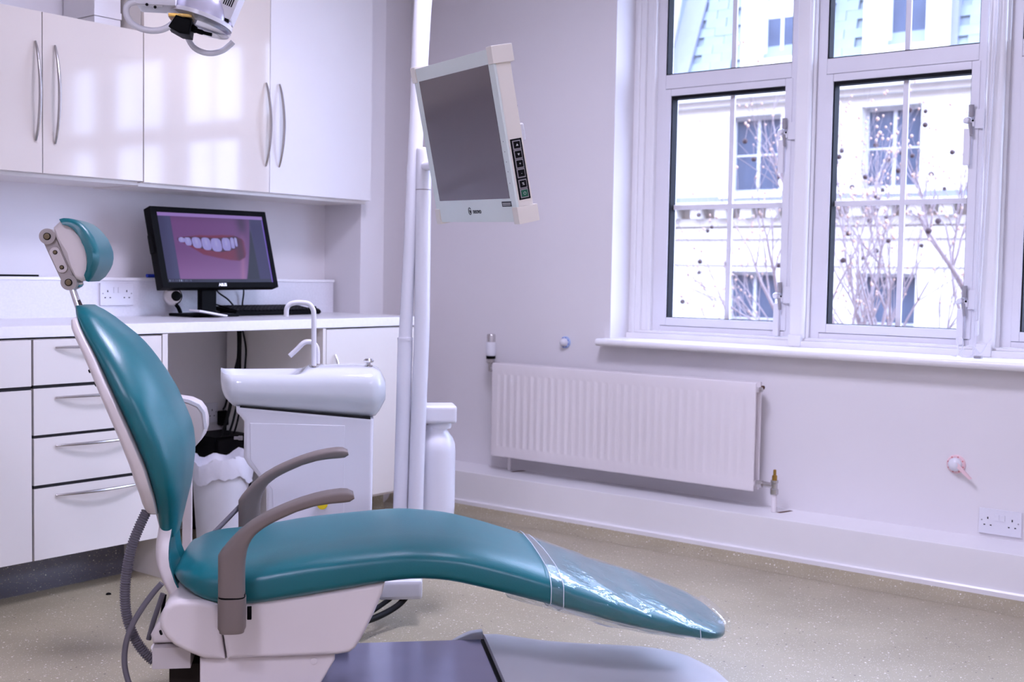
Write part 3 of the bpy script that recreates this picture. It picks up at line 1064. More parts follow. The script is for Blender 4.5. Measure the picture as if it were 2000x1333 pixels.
harm = cpart('headrest_arm', plate_link(97, 470, .0155, 132, 545, .0155, -.028, .028), M_HINGE)
cpart('arm_cover', plate_link(107, 493, .0125, 121, 523, .0125, -.034, -.026, .002), M_SHELL, harm)
for (px, py, r) in ((92, 462, .0185), (134, 552, .0185)):
    q = on_t(px, py, -.038)
    cpart('joint', lathe([(r, 0), (r, .070), (r * .85, .074)], (q[0], -.038, q[2]), 26, rotm((0, 0, 1), (0, 1, 0))), M_HINGE, harm)
    cpart('bolt', disc((q[0], -.038, q[2]), (0, -1, 0), .0085, .003, 20), M_BLACKS, harm)
    cpart('bolt', disc((q[0], -.040, q[2]), (0, -1, 0), .0068, .003, 20), M_BOLT, harm)
for (px, py) in ((107.5, 493), (120.5, 522.5)):
    q = on_t(px, py, -.035)
    cpart('bolt', disc((q[0], -.034, q[2]), (0, -1, 0), .0052, .002, 16), M_BLACKS, harm)
    cpart('bolt', disc((q[0], -.035, q[2]), (0, -1, 0), .0038, .002, 16), M_BOLT, harm)
bm = bmesh.new()
for t_, x0, x1 in ((-.014, 138, 152.5), (.012, 143, 160)):
    a, b = on_t(x0, 562, t_), on_t(x1, 606, t_)
    e = (b - a)
    tube(bm, [a, a + e * .5, b + e * .25], .0052, 10)
st = cpart('headrest_stem', bm, M_POLISH)
a, b = on_t(150, 588, 0), on_t(158, 606, 0)
cpart('stem_plate', tubeo([a, b + (b - a)], .0085, 4), M_POLISH, st)
q = on_t(151, 556, .0)
cpart('clamp_knob', lathe([(.009, 0), (.010, .003), (.010, .012), (.006, .018)], (q[0] - .004, 0.0, q[2]), 14, rotm((0, 0, 1), (1, 0, .3))), M_POLISH, st)

# armrests
ATOP = [(424, 1172), (424, 1088), (444.5, 1063.5), (464, 1043), (486.5, 1025), (515, 1008), (546, 993.5), (580, 980), (616, 969), (642, 963.5), (665, 960.5), (682, 961), (690, 966)]
ABOT = [(693, 978), (688, 983), (675.5, 985), (645, 987.5), (616, 992), (580, 1003), (546, 1018), (521, 1031), (500.5, 1046), (490, 1059), (483, 1074), (479, 1093), (477, 1116), (477, 1172)]
def resample(P, n):
    P = np.array(P)
    L = np.concatenate([[0], np.cumsum(np.linalg.norm(np.diff(P, axis=0), axis=1))])
    return np.stack([np.interp(np.linspace(0, L[-1], n), L, P[:, k]) for k in range(2)], axis=1)


ATOP[0], ABOT[-1] = (424, 1169.5), (477, 1169.5)
A_T = resample([tuple(on_t(x, y, -.35)[[0, 2]]) for x, y in ATOP], 30)
A_B = resample([tuple(on_t(x, y, -.35)[[0, 2]]) for x, y in ABOT[::-1]], 30)


def arm_loft(ct):
    secs = []
    for i in range(30):
        c_ = (A_T[i] + A_B[i]) / 2
        h_ = (A_T[i] - A_B[i]) / 2
        th = .029
        if i > 27:
            th *= (.97, .86)[i - 28]
            h_ = h_ * (1.0, .9)[i - 28]
        secs.append([(c_[0] + h_[0] * se(math.sin(a), 3.4), ct + th * se(math.cos(a), 3.4), c_[1] + h_[1] * se(math.sin(a), 3.4)) for a in ANG])
    return loft(secs)


zj = on_t(450, 1171, -.35)[2]
for side in (-1, 1):
    t0, t1 = (-.35, -.292) if side < 0 else (.292, .35)
    ar = cpart('armrest', arm_loft((t0 + t1) / 2), M_ARM, label='taupe rubber armrest ' + ('on the near side' if side < 0 else 'beside the spittoon'), angle=50)
    sec = []
    for z in (zj - .0025, zj - .006, .36, .33, .305, .298, .295):
        r = (.0305 if z > .30 else .027)
        cx, ct = .0305, (t0 + t1) / 2
        sec.append([(cx + r * se(math.cos(a), 3), ct + .029 * r / .0305 * se(math.sin(a), 3), z) for a in ANG])
    cpart('armrest_socket', loft(sec), M_ARM, ar)
    cpart('joint_gap', loft([[(.0305 + .029 * se(math.cos(a), 3), (t0 + t1) / 2 + .0275 * se(math.sin(a), 3), z) for a in ANG] for z in (zj - .004, zj + .006)]), M_BLACK, ar)
    cpart('slot', box(.062, .072, t0 + .045, t0 + .052, .315, .345, bev=.002) if side < 0 else box(.062, .072, t1 - .052, t1 - .045, .315, .345, bev=.002), M_BLACK, ar)
# armrest brackets into the seat
cpart('armrest_bracket', box(.01, .055, -.33, .33, .315, .335, bev=.004), M_BLACKS)

# white body panels under the seat
fw = [(-.002, .335), (.05, .338), (.19, .352), (.30, .368), (.372, .378), (.366, .352), (.345, .300), (.318, .245), (.305, .224), (.290, .213), (.262, .209), (.014, .207), (.006, .26)]
cpart('side_skirt', prism(fw, lambda u, v, d: (u, d, v), -.245, .245, .012, 4), M_SHELL, angle=40)
rw = [(-.006, .335), (-.02, .341), (-.05, .346), (-.09, .348), (-.110, .343), (-.126, .328), (-.135, .308), (-.134, .285), (-.122, .262), (-.103, .243), (-.08, .229), (-.05, .215), (-.035, .209), (.010, .207), (.002, .26)]
rc = cpart('rear_cover', prism(rw, lambda u, v, d: (u, d, v), -.247, .247, .014, 4), M_SHELL, angle=40)
cpart('screw', disc((-.131, -.235, .272), (-1, 0, -.4), .006, .004, 12), M_BLACK, rc)
# lift column box and its button
lw = [(-.048, .206), (.258, .206), (.258, .192), (.205, .10), (.14, .10), (-.048, .10)]
lc = cpart('lift_cover', prism(lw, lambda u, v, d: (u, d, v), -.225, .14, .006, 3), M_SHELL)
q = on_t(613, 1292, -.226)
cpart('button', disc((q[0], -.2255, q[2]), (0, -1, 0), .008, .002, 20), M_SHELL, lc)
# things behind the lift: bracket tray, connection box, dark frame, cables
cpart('rear_tray', prism([(-.165, .245), (-.15, .272), (-.115, .300), (-.04, .300), (-.04, .225), (-.160, .225)], lambda u, v, d: (u, d, v), -.17, .12, .010, 3), M_SHELL)
cpart('connection_box', box(-.158, -.072, -.19, .02, .172, .222, bev=.002), mat('light_grey_plastic', (196, 188, 186), .4))
cpart('rear_frame', box(-.125, -.05, -.15, .10, .0, .170, bev=.004), mat('dark_brown_metal', (34, 26, 22), .6, spec=.2))
# base on the floor
zb_ = .098
cpart('base_plate', prism([(-.02, 0), (.655, 0), (.655, .07), (.655, zb_), (-.01, zb_), (-.02, .08)], lambda u, v, d: (u, d, v), -.30, .205, .004, 2), M_STEEL)


def cover_section(s, t0=-.30):
    h = float(np.interp(s, [.58, .60, .63, .66, .70, .76, .84, .95, 1.1, 1.2, 1.27, 1.31], [.090, .100, .112, .117, .117, .108, .098, .092, .090, .078, .048, .012]))
    t1 = float(np.interp(s, [.58, .62, .75, 1.0, 1.15, 1.24, 1.31], [.235, .245, .235, .19, .15, .10, .04]))
    w, c_ = (t1 - t0) / 2, (t1 + t0) / 2
    return [(s, c_ + w * se(math.cos(a), 7), h * (.5 + .5 * se(math.sin(a), 4)) * .999 + .0005) for a in ANG]


cpart('base_cover', loft([cover_section(s) for s in [.664, .666, .68] + list(np.arange(.70, 1.27, .03)) + [1.28, 1.30, 1.31]]), M_WPLAST, angle=60)
cpart('base_hood', loft([cover_section(s, .206) for s in (.582, .59, .60, .615, .63, .645, .6635)]), M_WPLAST, angle=60)
cpart('base_slot', box(.6555, .6635, -.30, .19, .002, zb_ + .004), M_BLACK)


# hoses
def corrugated(path, r, pitch=.006, amp=.12):
    P = smooth_path(path, 14)
    L = [0.0]
    for i in range(1, len(P)):
        L.append(L[-1] + float(np.linalg.norm(P[i] - P[i - 1])))
    n = int(L[-1] / pitch * 4)
    Q, R = [], []
    for k in range(n + 1):
        d = L[-1] * k / n
        Q.append(np.array([np.interp(d, L, [p[j] for p in P]) for j in range(3)]))
        R.append(r * (1 + (amp if k % 4 < 2 else -amp)))
    return tubeo(Q, R, 12)


cpart('suction_hose', corrugated([on_t(x, y, -.10) for x, y in ((286, 1000), (272, 1030), (257, 1070), (247, 1120), (244, 1165), (248, 1205), (262, 1245), (282, 1275), (300, 1292))], .0112), M_HOSE, label='thick corrugated grey hose')
cpart('hose', tubeo(smooth_path([on_t(x, y, -.13) for x, y in ((316, 1140), (300, 1158), (278, 1188), (258, 1222), (246, 1258), (243, 1295), (250, 1330), (262, 1352))], 8), .0068, 12), M_HOSE, label='thin smooth grey hose')
cpart('hose', tubeo(smooth_path([on_t(x, y, -.02) for x, y in ((318, 1160), (308, 1190), (298, 1220), (290, 1250))], 8), .0062, 12), M_HOSE)
cpart('hose', tubeo(smooth_path([on_t(x, y, .02) for x, y in ((322, 1162), (318, 1190), (314, 1220))], 8), .0045, 10), M_BLACKS)
cpart('hose', tubeo(smooth_path([on_t(x, y, .20 + .0008 * i * 40) for i, (x, y) in enumerate(((356, 1102), (378, 1080), (405, 1054), (435, 1024), (470, 988)))], 8), .0065, 12), M_HOSE, label='grey hose running to the spittoon')

# ------------------------------------------------------------------ clear plastic cover over the foot end
random.seed(4)
PH = [random.uniform(0, 6.28) for _ in range(8)]


def wob(s, i):
    a = ANG[i]
    return .0022 * math.sin(38 * s + 3 * a + PH[0]) * math.sin(5 * a + PH[1]) + .0016 * math.sin(70 * s - 7 * a + PH[2]) + (.010 * max(0, -math.sin(a)) ** 3 * (0.5 + .5 * math.sin(9 * s)) if s > .78 else 0)


cov = thing('plastic_cover', 'clear crinkled plastic cover slipped over the foot end of the chair', 'plastic cover', chw(1.0, 0, .2), CHA)
MC = MW[cov.name].inverted() @ MW[chair.name]


def wrap_bm(s_list, off, open_start=True):
    secs = [seat_section(min(s, 1.237), off + max(0, s - 1.237) * .6, wob) for s in s_list]
    secs = [[(s, p[1], p[2]) for p in sec] for s, sec in zip(s_list, secs)]
    bm = loft(secs, caps=False)
    bm.transform(MC)
    return bm


put('sleeve', wrap_bm([.762, .775, .79] + list(np.arange(.80, 1.20, .015)) + [1.21, 1.222, 1.232, 1.242, 1.252], .0035), M_WRAP, cov, local=True, angle=80)
put('hem', wrap_bm([.757, .760, .785, .790], .0050), M_WRAP, cov, local=True, angle=80)
M_SEAM = mat('milky_plastic_seam', (206, 214, 224), 0.15, spec=0.7)
for s_, nm in ((.758, 'hem_edge'), (.788, 'hem_seam'), (1.13, 'side_crease')):
    ringp = seat_section(s_, .0052, wob)
    if s_ > 1:
        ringp = ringp[NS // 2 - 2:NS // 2 + 7]
    else:
        ringp = ringp + ringp[:1]
    bm = tubeo(ringp, .0011 if s_ < 1 else .0009, 6)
    bm.transform(MC)
    put(nm, bm, M_SEAM, cov, local=True)
# loose film hanging under the leg rest
bm = bmesh.new()
rows = []
for i, s in enumerate(np.linspace(.66, 1.10, 20)):
    u = i / 19
    hang = .030 * math.sin(math.pi * u) ** .7 + .004 * math.sin(26 * u)
    zb2 = smooth_interp(s, SEAT_B, .03)
    rows.append([bm.verts.new((s, t_, zb2 - .002 - hang * math.cos(t_ / .24 * math.pi / 2) ** .5 * (1 + .15 * math.sin(20 * t_ + 9 * u)))) for t_ in np.linspace(-.235, .235, 17)])
for i in range(len(rows) - 1):
    for j in range(16):
        bm.faces.new((rows[i][j], rows[i][j + 1], rows[i + 1][j + 1], rows[i + 1][j]))
bm.transform(MC)
put('loose_film', bm, M_WRAP, cov, local=True, angle=80)

# ------------------------------------------------------------------ spittoon unit beside the chair
spit = thing('spittoon_unit', 'white dental spittoon with ceramic bowl and white water spouts', 'spittoon', chw(.18, .74, .10), CHA)
MS = MW[spit.name].inverted() @ MW[chair.name]


def spart(name, bm, m, parent=None, label=None, angle=40, root=None, MM=None):
    bm.transform(MM if MM is not None else MS)
    return put(name, bm, m, parent or root or spit, local=True, label=label, angle=angle)


# bowl: long basin, rounded at the left end, deep on the left
def bowl_section(s):
    u = (s + .083) / (.414 + .083)
    w = .135 * min(1.0, math.sqrt(max(1e-4, 1 - max(0, (.10 - u) / .10) ** 2.2))) * (1 if u < .9 else math.sqrt(max(.01, 1 - ((u - .9) / .1) ** 2 * .55)))
    zt_ = float(np.interp(s, [-.083, .10, .30, .375, .400, .414], [.795, .800, .806, .806, .794, .765]))
    zb2 = float(np.interp(s, [-.083, -.078, -.066, -.040, .0, .36, .39, .414], [.770, .735, .708, .684, .678, .646, .655, .700]))
    dip = float(np.interp(s, [-.083, -.06, -.02, .08, .14, .18], [0, .03, .055, .055, .03, .0]))
    out = []
    for a in ANG:
        c, sn = math.cos(a), math.sin(a)
        t = w * se(c, 4)
        z = (zt_ + zb2) / 2 + (zt_ - zb2) / 2 * se(sn, 3.0)
        if sn > 0:
            k = max(0, 1 - (abs(t) / max(w * .86, 1e-4)) ** 4)
            z -= dip * k
        out.append((s, .75 + t * (1.0 if sn > -.2 else .96), z))
    return out


bs = [-.083, -.0815, -.078, -.072, -.064, -.054, -.04] + list(np.arange(-.02, .36, .02)) + [.37, .385, .397, .406, .412, .414]
bowl = spart('bowl', loft([bowl_section(s) for s in bs]), M_CERAM, angle=55)
# column
colp = [(-.030, .690), (.378, .652), (.374, .10), (.085, .10), (.062, .16), (.060, .44), (.031, .485), (.005, .515), (-.006, .535), (-.006, .645), (-.018, .660), (-.029, .672)]
spart('column', prism(colp, lambda u, v, d: (u, d, v), .63, .87, .012, 5), M_WPLAST)
spart('front_panel', prism([(.012, .640), (.292, .632), (.290, .12), (.095, .12), (.078, .44), (.042, .490), (.014, .53)], lambda u, v, d: (u, d, v), .6275, .6305, .001, 1), M_WPLAST)
spart('neck_gap', prism([(-.018, .679), (.368, .644), (.368, .655), (-.018, .690)], lambda u, v, d: (u, d, v), .634, .866), M_GAP)
q = on_t(612, 716, .70)
pa = [on_t(x, y, .70) for x, y in ((613, 716), (613, 660), (613, 618), (611, 604), (603, 594), (590, 591.5), (575, 592), (565, 596), (560, 604), (559, 619))]
sp = spart('cup_filler', tubeo(smooth_path(pa, 6), .0078, 14), M_WPLAST, label='tall white swan-neck cup filler spout')
spart('spout_base', disc(on_t(613, 717, .70), (0, 0, 1), .014, .004, 18), M_CHROME, sp)
pa = [on_t(x, y, .75) for x, y in ((620, 712), (620, 690), (618, 678), (611, 670), (601, 668), (592, 671), (580, 683), (566, 696))]
sp = spart('bowl_rinser', tubeo(smooth_path(pa, 6), [.0078] * 43, 14), M_WPLAST, label='short white bowl rinse spout')
spart('spout_base', disc(on_t(622, 713, .75), (0, 0, 1), .013, .004, 18), M_CHROME, sp)
q = on_t(720, 716, .70)
spart('drain_knob', lathe([(.013, 0), (.013, .003), (.006, .005), (.006, .010), (.014, .013), (.016, .018), (.010, .024)], q, 18), M_POLISH, label='chrome knob')
q = on_t(629, 977, .623)
dl = spart('dial', disc(q, (0, -1, 0), .020, .004, 26), M_BLACK)
spart('dial_face', disc((q[0] + .001, q[1] - .004, q[2] - .012), (0, -1, 0), .016, .005, 22), M_YELLOW, dl, label='yellow dial face')
q = on_t(474, 856, .72)
spart('hose_connector', lathe([(.007, 0), (.007, .012), (.005, .014), (.005, .026)], (q[0], .72, q[2]), 12, rotm((0, 0, 1), (-1, 0, 0))), M_GREY)
spart('mounting_arm', box(.0, .30, .20, .70, .105, .150, bev=.01), M_WPLAST)

# ------------------------------------------------------------------ pole with lamp arm and monitor arm
pole = thing('equipment_pole', 'tall white double pole rising behind the dental chair', 'pole', chw(.48, .72, .09), CHA)
MP = MW[pole.name].inverted() @ MW[chair.name]


def ppart(name, bm, m, parent=None, label=None, angle=40):
    return spart(name, bm, m, parent, label, angle, pole, MP)


TP = .74
A_c = [(783, 1000), (787, 800), (790, 661)]
pa = [on_t(x, y, TP) for x, y in ((782.5, 985), (787.5, 825), (791.5, 662))]
lo = on_t(781, 1060, TP)
pa = [np.array([lo[0] - .006, TP, .12])] + pa
ppart('lower_tube', tubeo(smooth_path(pa, 6), .0235, 20), M_WPLAST)
ppart('sleeve_ring', tubeo([on_t(791.5, 665, TP), on_t(791.6, 660, TP)], .0245, 20), M_WPLAST)
pu = [on_t(x, y, TP) for x, y in ((791.5, 663), (796, 570), (801, 480), (805, 400), (811, 290), (816, 210), (820.5, 110), (826.5, 0), (834, -90), (846, -170))]
t_top = pu[-1]
pu += [t_top + np.array([.02, -.02, .10]), t_top + np.array([-.06, -.10, .19]), t_top + np.array([-.20, -.25, .225])]
pr = [.0205] * 3 + [.0215, .0225, .024, .0265, .0275] + [.0275] * 5
P_ = smooth_path(pu, 6)
ppart('upper_tube', tubeo(P_, list(np.interp(np.linspace(0, 1, len(P_)), np.linspace(0, 1, len(pr)), pr)), 20), M_WPLAST)
pb_ = [on_t(x, y, TP - .02) for x, y in ((812, 985), (815, 880), (819, 770), (823.5, 660), (825, 560), (826, 470), (827, 380), (828, 300), (828.5, 288))]
pb_ = [np.array([pb_[0][0], TP - .02, .115])] + pb_
P_ = smooth_path(pb_, 5)
rr = [.0240] * (len(P_) - 4) + [.0225, .020, .015, .006]
tb = ppart('main_tube', tubeo(P_, rr, 22), M_WPLAST)
q = on_t(827, 372, TP - .02)
ppart('seam', tubeo([q, q + np.array([0, 0, .003])], .0243, 22), M_GREY, tb)
ppart('foot_housing', box(.40, .535, .66, .80, .085, .145, bev=.014, seg=4), M_WPLAST)
ppart('cable_loop', tubeo(smooth_path([(.50, .70, .10), (.46, .66, .07), (.40, .60, .055), (.34, .52, .06), (.30, .44, .08)], 6), .010, 10), M_CABLE)
ppart('cable_loop', tubeo(smooth_path([(.47, .72, .10), (.42, .66, .08), (.36, .58, .068), (.30, .5, .08)], 6), .008, 10), M_CABLE)
# arm carrying the operating lamp, above the picture
lamp_c = np.array([-.09, .10, 1.735])
end = pu[-1]
ppart('lamp_arm', tubeo(smooth_path([end, (end + np.array([lamp_c[0] - .02, .12, end[2]])) / 2 + np.array([0, 0, .01]), np.array([lamp_c[0] - .02, .12, end[2] - .0])], 8), .022, 16), M_WPLAST)
ppart('lamp_drop', tubeo([np.array([lamp_c[0] - .02, .12, end[2] + .02]), np.array([lamp_c[0] - .02, .12, 1.86])], .018, 16), M_WPLAST)

# water bottle in its holder
bot = thing('water_bottle', 'white plastic water bottle hanging under a white cap beside the pole', 'bottle', chw(.585, .80, .34), CHA)
MB_ = MW[bot.name].inverted() @ MW[chair.name]
bc = on_t(852, 900, .80)
k_ = abs(on_t(889, 900, .80)[0] - on_t(814.5, 900, .80)[0]) / 2
zz = lambda py: on_t(852, py, .80)[2]
prof = [(.004, zz(1015)), (k_ * .86, zz(1014)), (k_ * .97, zz(1006)), (k_, zz(990)), (k_ * 1.0, zz(880)), (k_ * .96, zz(866)), (k_ * .85, zz(855)), (k_ * .66, zz(846)), (k_ * .56, zz(840)), (k_ * .55, zz(830))]
spart('bottle_body', lathe(prof, (bc[0], .80, 0), 32), M_WPLAST, None, None, 50, bot, MB_)
spart('bottle_neck', lathe([(k_ * .62, zz(836)), (k_ * .64, zz(832)), (k_ * .64, zz(824))], (bc[0] + .008, .80, 0), 28), M_WPLAST, None, None, 50, bot, MB_)
xl_, xr_ = on_t(812, 800, .80)[0], on_t(889, 800, .80)[0]
hb = spart('cap', box(xl_, xr_, .745, .855, zz(824), zz(790), bev=.012, seg=4), M_WPLAST, None, None, 50, bot, MB_)
spart('cap_screw', disc((xl_ + .012, .76, zz(790)), (0, 0, 1), .004, .003, 12), M_GREY, hb, None, 50, bot, MB_)
spart('holder', box(.50, xl_ + .01, .76, .82, zz(820), zz(796), bev=.004), M_WPLAST, hb, None, 50, bot, MB_)

# ------------------------------------------------------------------ swivel monitor on the pole
mc = np.array([2.194, 1.892, 1.42])
mR = np.array([[-0.395, -0.211, -0.894], [-0.918, 0.06, 0.392], [-0.029, 0.976, -0.218]])
mx, my, mz = mR[:, 0], mR[:, 1], mR[:, 2]
mx = mx / np.linalg.norm(mx)
mz = mz - mx * (mz @ mx)
mz = mz / np.linalg.norm(mz)
my = np.cross(mz, mx)
MN = frame_mat(mc, mx, my, mz)
W2, H2 = .188, .1505
# outer size traced against the active panel
BL, BR_, BT, BB = -.218, .214, .183, -.205
t = thing('flat_monitor', 'white glass-fronted monitor on the pole, screen off, buttons on its side', 'monitor', mc - np.array([0, 0, .2]))


def npart(name, bm, m, parent=None, label=None, angle=35):
    if isinstance(bm, bpy.types.Mesh):
        bm.transform(MN)
    else:
        bm.transform(MN)
    return put(name, bm, m, parent or t, label=label, angle=angle)


npart('back_case', box(BL + .004, BR_ - .004, BB + .004, BT - .004, -.046, -.006, bev=.004), M_CREAM)
bz = npart('front_glass', box(BL, BR_, BB, BT, -.006, .0, bev=.0015), M_BEZEL)
npart('screen', box(-W2, W2, -H2, H2, -.001, .0006), M_SCREEN, bz, label='dark glossy switched-off screen')
for cx, cy in ((BL, BT), (BR_, BT), (BL, BB), (BR_, BB)):
    sx, sy = (1 if cx < 0 else -1), (1 if cy < 0 else -1)
    r = box(min(cx - sx * .006, cx + sx * .020), max(cx - sx * .006, cx + sx * .020), min(cy - sy * .005, cy + sy * .034), max(cy - sy * .005, cy + sy * .034), -.051, .003, bev=.003)
    npart('corner_guard', r, M_CREAM)
# button strip on the right side (normal = +x of the monitor)
MSD = MN @ Matrix(((0, 0, 1, BR_ - .004), (0, 1, 0, 0), (-1, 0, 0, -.0265), (0, 0, 0, 1)))


def sidep(name, bm, m, parent=None):
    bm.transform(MSD)
    return put(name, bm, m, parent or t)


stp = sidep('button_strip', box(-.0145, .0145, -.157, -.020, -.001, .0012, bev=.0005), M_BLACKS)
for i in range(6):
    yv = -.034 - i * .0213 - (.003 if i > 3 else 0)
    sidep('button_surround', box(-.0105, .0105, yv - .0102, yv + .0102, .0010, .0018, bev=.0004), M_GREY, stp)
    sidep('button', box(-.0082, .0082, yv - .0078, yv + .0078, .0016, .0036, bev=.0012), M_GREENB if i == 5 else M_BLACKS, stp)
    Mt = MSD @ Matrix.Translation((0, yv, .0038))
    g = None
    if i in (0, 1):
        sg = 1 if i == 0 else -1
        g = prism([(-.003, -.002 * sg), (.003, -.002 * sg), (0, .0028 * sg)], lambda u, v, d: (u, v, d), 0, .0003)
        g.transform(Mt)
        put('button_mark', g, M_WHITEINK, stp)
    elif i in (2, 3, 4):
        me = text_mesh({2: '+', 3: '-', 4: '%'}[i], .009, Mt)
        put('button_mark', me, M_WHITEINK, stp)
    else:
        rg = bmesh.new()
        tube(rg, [(.0032 * math.cos(a), .0032 * math.sin(a), 0) for a in np.linspace(-4.1, .95, 14)], .0004, 5)
        tube(rg, [(0, .001, 0), (0, .0045, 0)], .0004, 5)
        rg.transform(Mt)
        put('button_mark', rg, M_WHITEINK, stp)
# maker's emblem, lettering, sticker, small printed dots
npart('lettering', text_mesh('neovo', .0175, Matrix.Translation((.012, -.1785, .0004)), bold=.0002), M_INK, bz)
eb = bmesh.new()
tube(eb, [(-.026 + .0065 * math.cos(a), -.178 + .0085 * math.sin(a), .0006) for a in np.linspace(.6, 6.6, 22)], .0009, 6)
tube(eb, [(-.026, -.176, .0006), (-.023, -.182, .0006)], .0015, 6)
npart('emblem', eb, M_INK, bz)
stk = npart('sticker', box(.146, .192, -.169, -.157, .0, .0006), M_INK, bz)
npart('sticker_print', box(.150, .188, -.1625, -.1608, .0005, .0009), M_WHITEINK, stk)
npart('sticker_print', box(.150, .188, -.1660, -.1645, .0005, .0009), M_WHITEINK, stk)
for yv in (-.022, -.045, -.068, -.09, -.116):
    npart('printed_dot', disc((.200, yv, 0), (0, 0, 1), .0012, .0003, 8), M_INK, bz)
npart('rear_hook', tubeo([(.16, .045, -.055), (.16, .045, -.067), (.16, .052, -.072), (.16, .058, -.066)], .0025, 8), M_CHROME)
# bracket and arm back to the pole
npart('vesa_plate', box(-.06, .06, -.06, .06, -.075, -.055, bev=.004), M_WPLAST)
npart('cable_cover', box(.10, .165, -.03, .012, -.080, -.055, bev=.008, seg=3), M_WPLAST)
back = np.array(MN @ Vector((0, 0, -.075)))
ptgt = chw(*on_t(829, 325, TP - .02))
mid = (back + ptgt) / 2
bm = tubeo(smooth_path([back, back - mz * .06, mid + np.array([.02, 0, -.02]), ptgt], 8), .015, 14)
put('support_arm', bm, M_WPLAST, t)

# ------------------------------------------------------------------ operating lamp
lw_ = thing('operating_lamp', 'white dental operating lamp head with two looped handles', 'operating lamp', chw(*lamp_c), CHA)
ML = MW[lw_.name].inverted() @ MW[chair.name]


def lpart(name, bm, m, parent=None, label=None, angle=40):
    return spart(name, bm, m, parent, label, angle, lw_, ML)


nrm = np.array([-.28, -.05, -.96])
nrm /= np.linalg.norm(nrm)
Rl = rotm((0, 0, -1), nrm)
dc = on_t(392, 40, .10)
prof = []
for k in range(9):
    a = k / 8 * math.pi / 2
    prof.append((.074 * math.sin(a) + .001, .085 * math.cos(a)))
inner = [(r * .96, z * .94) for r, z in prof[::-1]]
rf = lpart('reflector', lathe(prof + inner, dc, 36, Rl), M_REFL, label='bluish dichroic glass reflector')
lpart('rim', lathe([(.072, -.004), (.079, -.004), (.079, .006), (.072, .006), (.072, -.004)], dc, 36, Rl), M_WPLAST, rf)
lpart('shield', lathe([(.001, -.006), (.078, -.006), (.080, -.012), (.076, -.018), (.001, -.014)], dc, 36, Rl), M_SHIELD)
bq = on_t(352, 55, .06)
lpart('bulb_holder', prism([tuple(on_t(x, y, .06)[[0, 2]]) for x, y in ((330, 56), (346, 33), (377, 43), (373, 72), (353, 69))], lambda u, v, d: (u, d, v), .03, .11, .006, 3), M_BLACK)
lpart('bulb_bracket', tubeo(smooth_path([on_t(x, y, .06) for x, y in ((372, 52), (385, 60), (398, 64), (414, 68))], 5), [.014] * 5 + [.010] * 5 + [.007] * 6, 10, flat=.6), M_BLACK)
lpart('amber_filter', box(bq[0] - .026, bq[0] + .030, .04, .10, bq[2] + .023, bq[2] + .032, bev=.002), M_BRASS)
hq = on_t(432, 12, .10)
Mh = Matrix.Translation(Vector([float(c) for c in hq])) @ Matrix.Rotation(math.radians(22), 4, 'Y')
hou = lpart('housing', box(-.045, .040, -.045, .055, -.030, .075, bev=.006, M=Mh), M_WPLAST)
for i in range(5):
    lpart('vent', box(.008 + i * .005, .0105 + i * .005, -.0462, -.044, .0, .022, M=Mh), M_BLACKS, hou)
lpart('housing_base', box(-.030, .036, -.043, .050, -.036, -.0295, M=Mh), M_BLACK, hou)
hL = [on_t(x, y, .04) for x, y in ((318, 8), (290, 6), (262, 4), (248, 12), (247, 28), (257, 45), (276, 56), (300, 60), (322, 56), (340, 44), (346, 37))]
lpart('handle', tubeo(smooth_path(hL, 6), .0076, 14), M_WPLAST)
hR = [on_t(x, y, .14) for x, y in ((362, 58), (367, 74), (378, 92), (396, 102), (416, 104), (436, 98), (449, 88), (455, 82))]
lpart('handle', tubeo(smooth_path(hR, 6), .0072, 14), M_WPLAST)
yq_ = on_t(305, 5, .06)
yk = lpart('yoke', box(yq_[0] - .045, yq_[0] + .05, .03, .13, yq_[2] - .012, yq_[2] + .035, bev=.008), M_WPLAST)
for px, py in ((287, 9), (303, 14)):
    q = on_t(px, py, .029)
    lpart('screw', disc(q, (0, -1, 0), .0036, .002, 12), M_BLACKS, yk)
lpart('stem', tubeo([(lamp_c[0] - .02, .10, 1.775), (lamp_c[0] - .02, .12, 1.87)], .016, 14), M_WPLAST)
# added spot behind the lamp head: puts the bulb's leaked glow on the cabinet door
bd = bpy.data.lights.new('lamp_glow_spot', 'SPOT')
bd.energy = 16
bd.color = (1.0, .90, .96)
bd.spot_size = math.radians(34)
bd.spot_blend = 1.0
bd.shadow_soft_size = .02
bo = bpy.data.objects.new('lamp_glow_spot', bd)
COL.objects.link(bo)
src = chw(*(on_t(430, 20, .18)))
src[2] += .0
bo.location = Vector([float(c) for c in src])
tg = on_y(450, 60, YU)
bo.rotation_euler = Vector([float(c) for c in (tg - src)]).to_track_quat('-Z', 'Y').to_euler()

# ------------------------------------------------------------------ desk: monitor, keyboard, small things
dk = .505 / .48
dc_ = EYE + (np.array([2.927, 3.757, 1.175]) - EYE) * dk
dR = np.array([[0.999, 0.005, -0.045], [-0.045, 0.274, -0.961], [0.008, 0.962, 0.274]])
dx = dR[:, 0] / np.linalg.norm(dR[:, 0])
dz = dR[:, 2] - dx * (dR[:, 2] @ dx)
dz /= np.linalg.norm(dz)
dy = np.cross(dz, dx)
MD = frame_mat(dc_, dx, dy, dz)
SW, SH = .505 / 2, .284 / 2
t = thing('desk_monitor', 'black computer monitor showing a close-up of a smile', 'monitor', (dc_[0], dc_[1] + .04, .905))


def dpart(name, bm, m, parent=None, label=None):
    bm.transform(MD)
    return put(name, bm, m, parent or t, label=label)


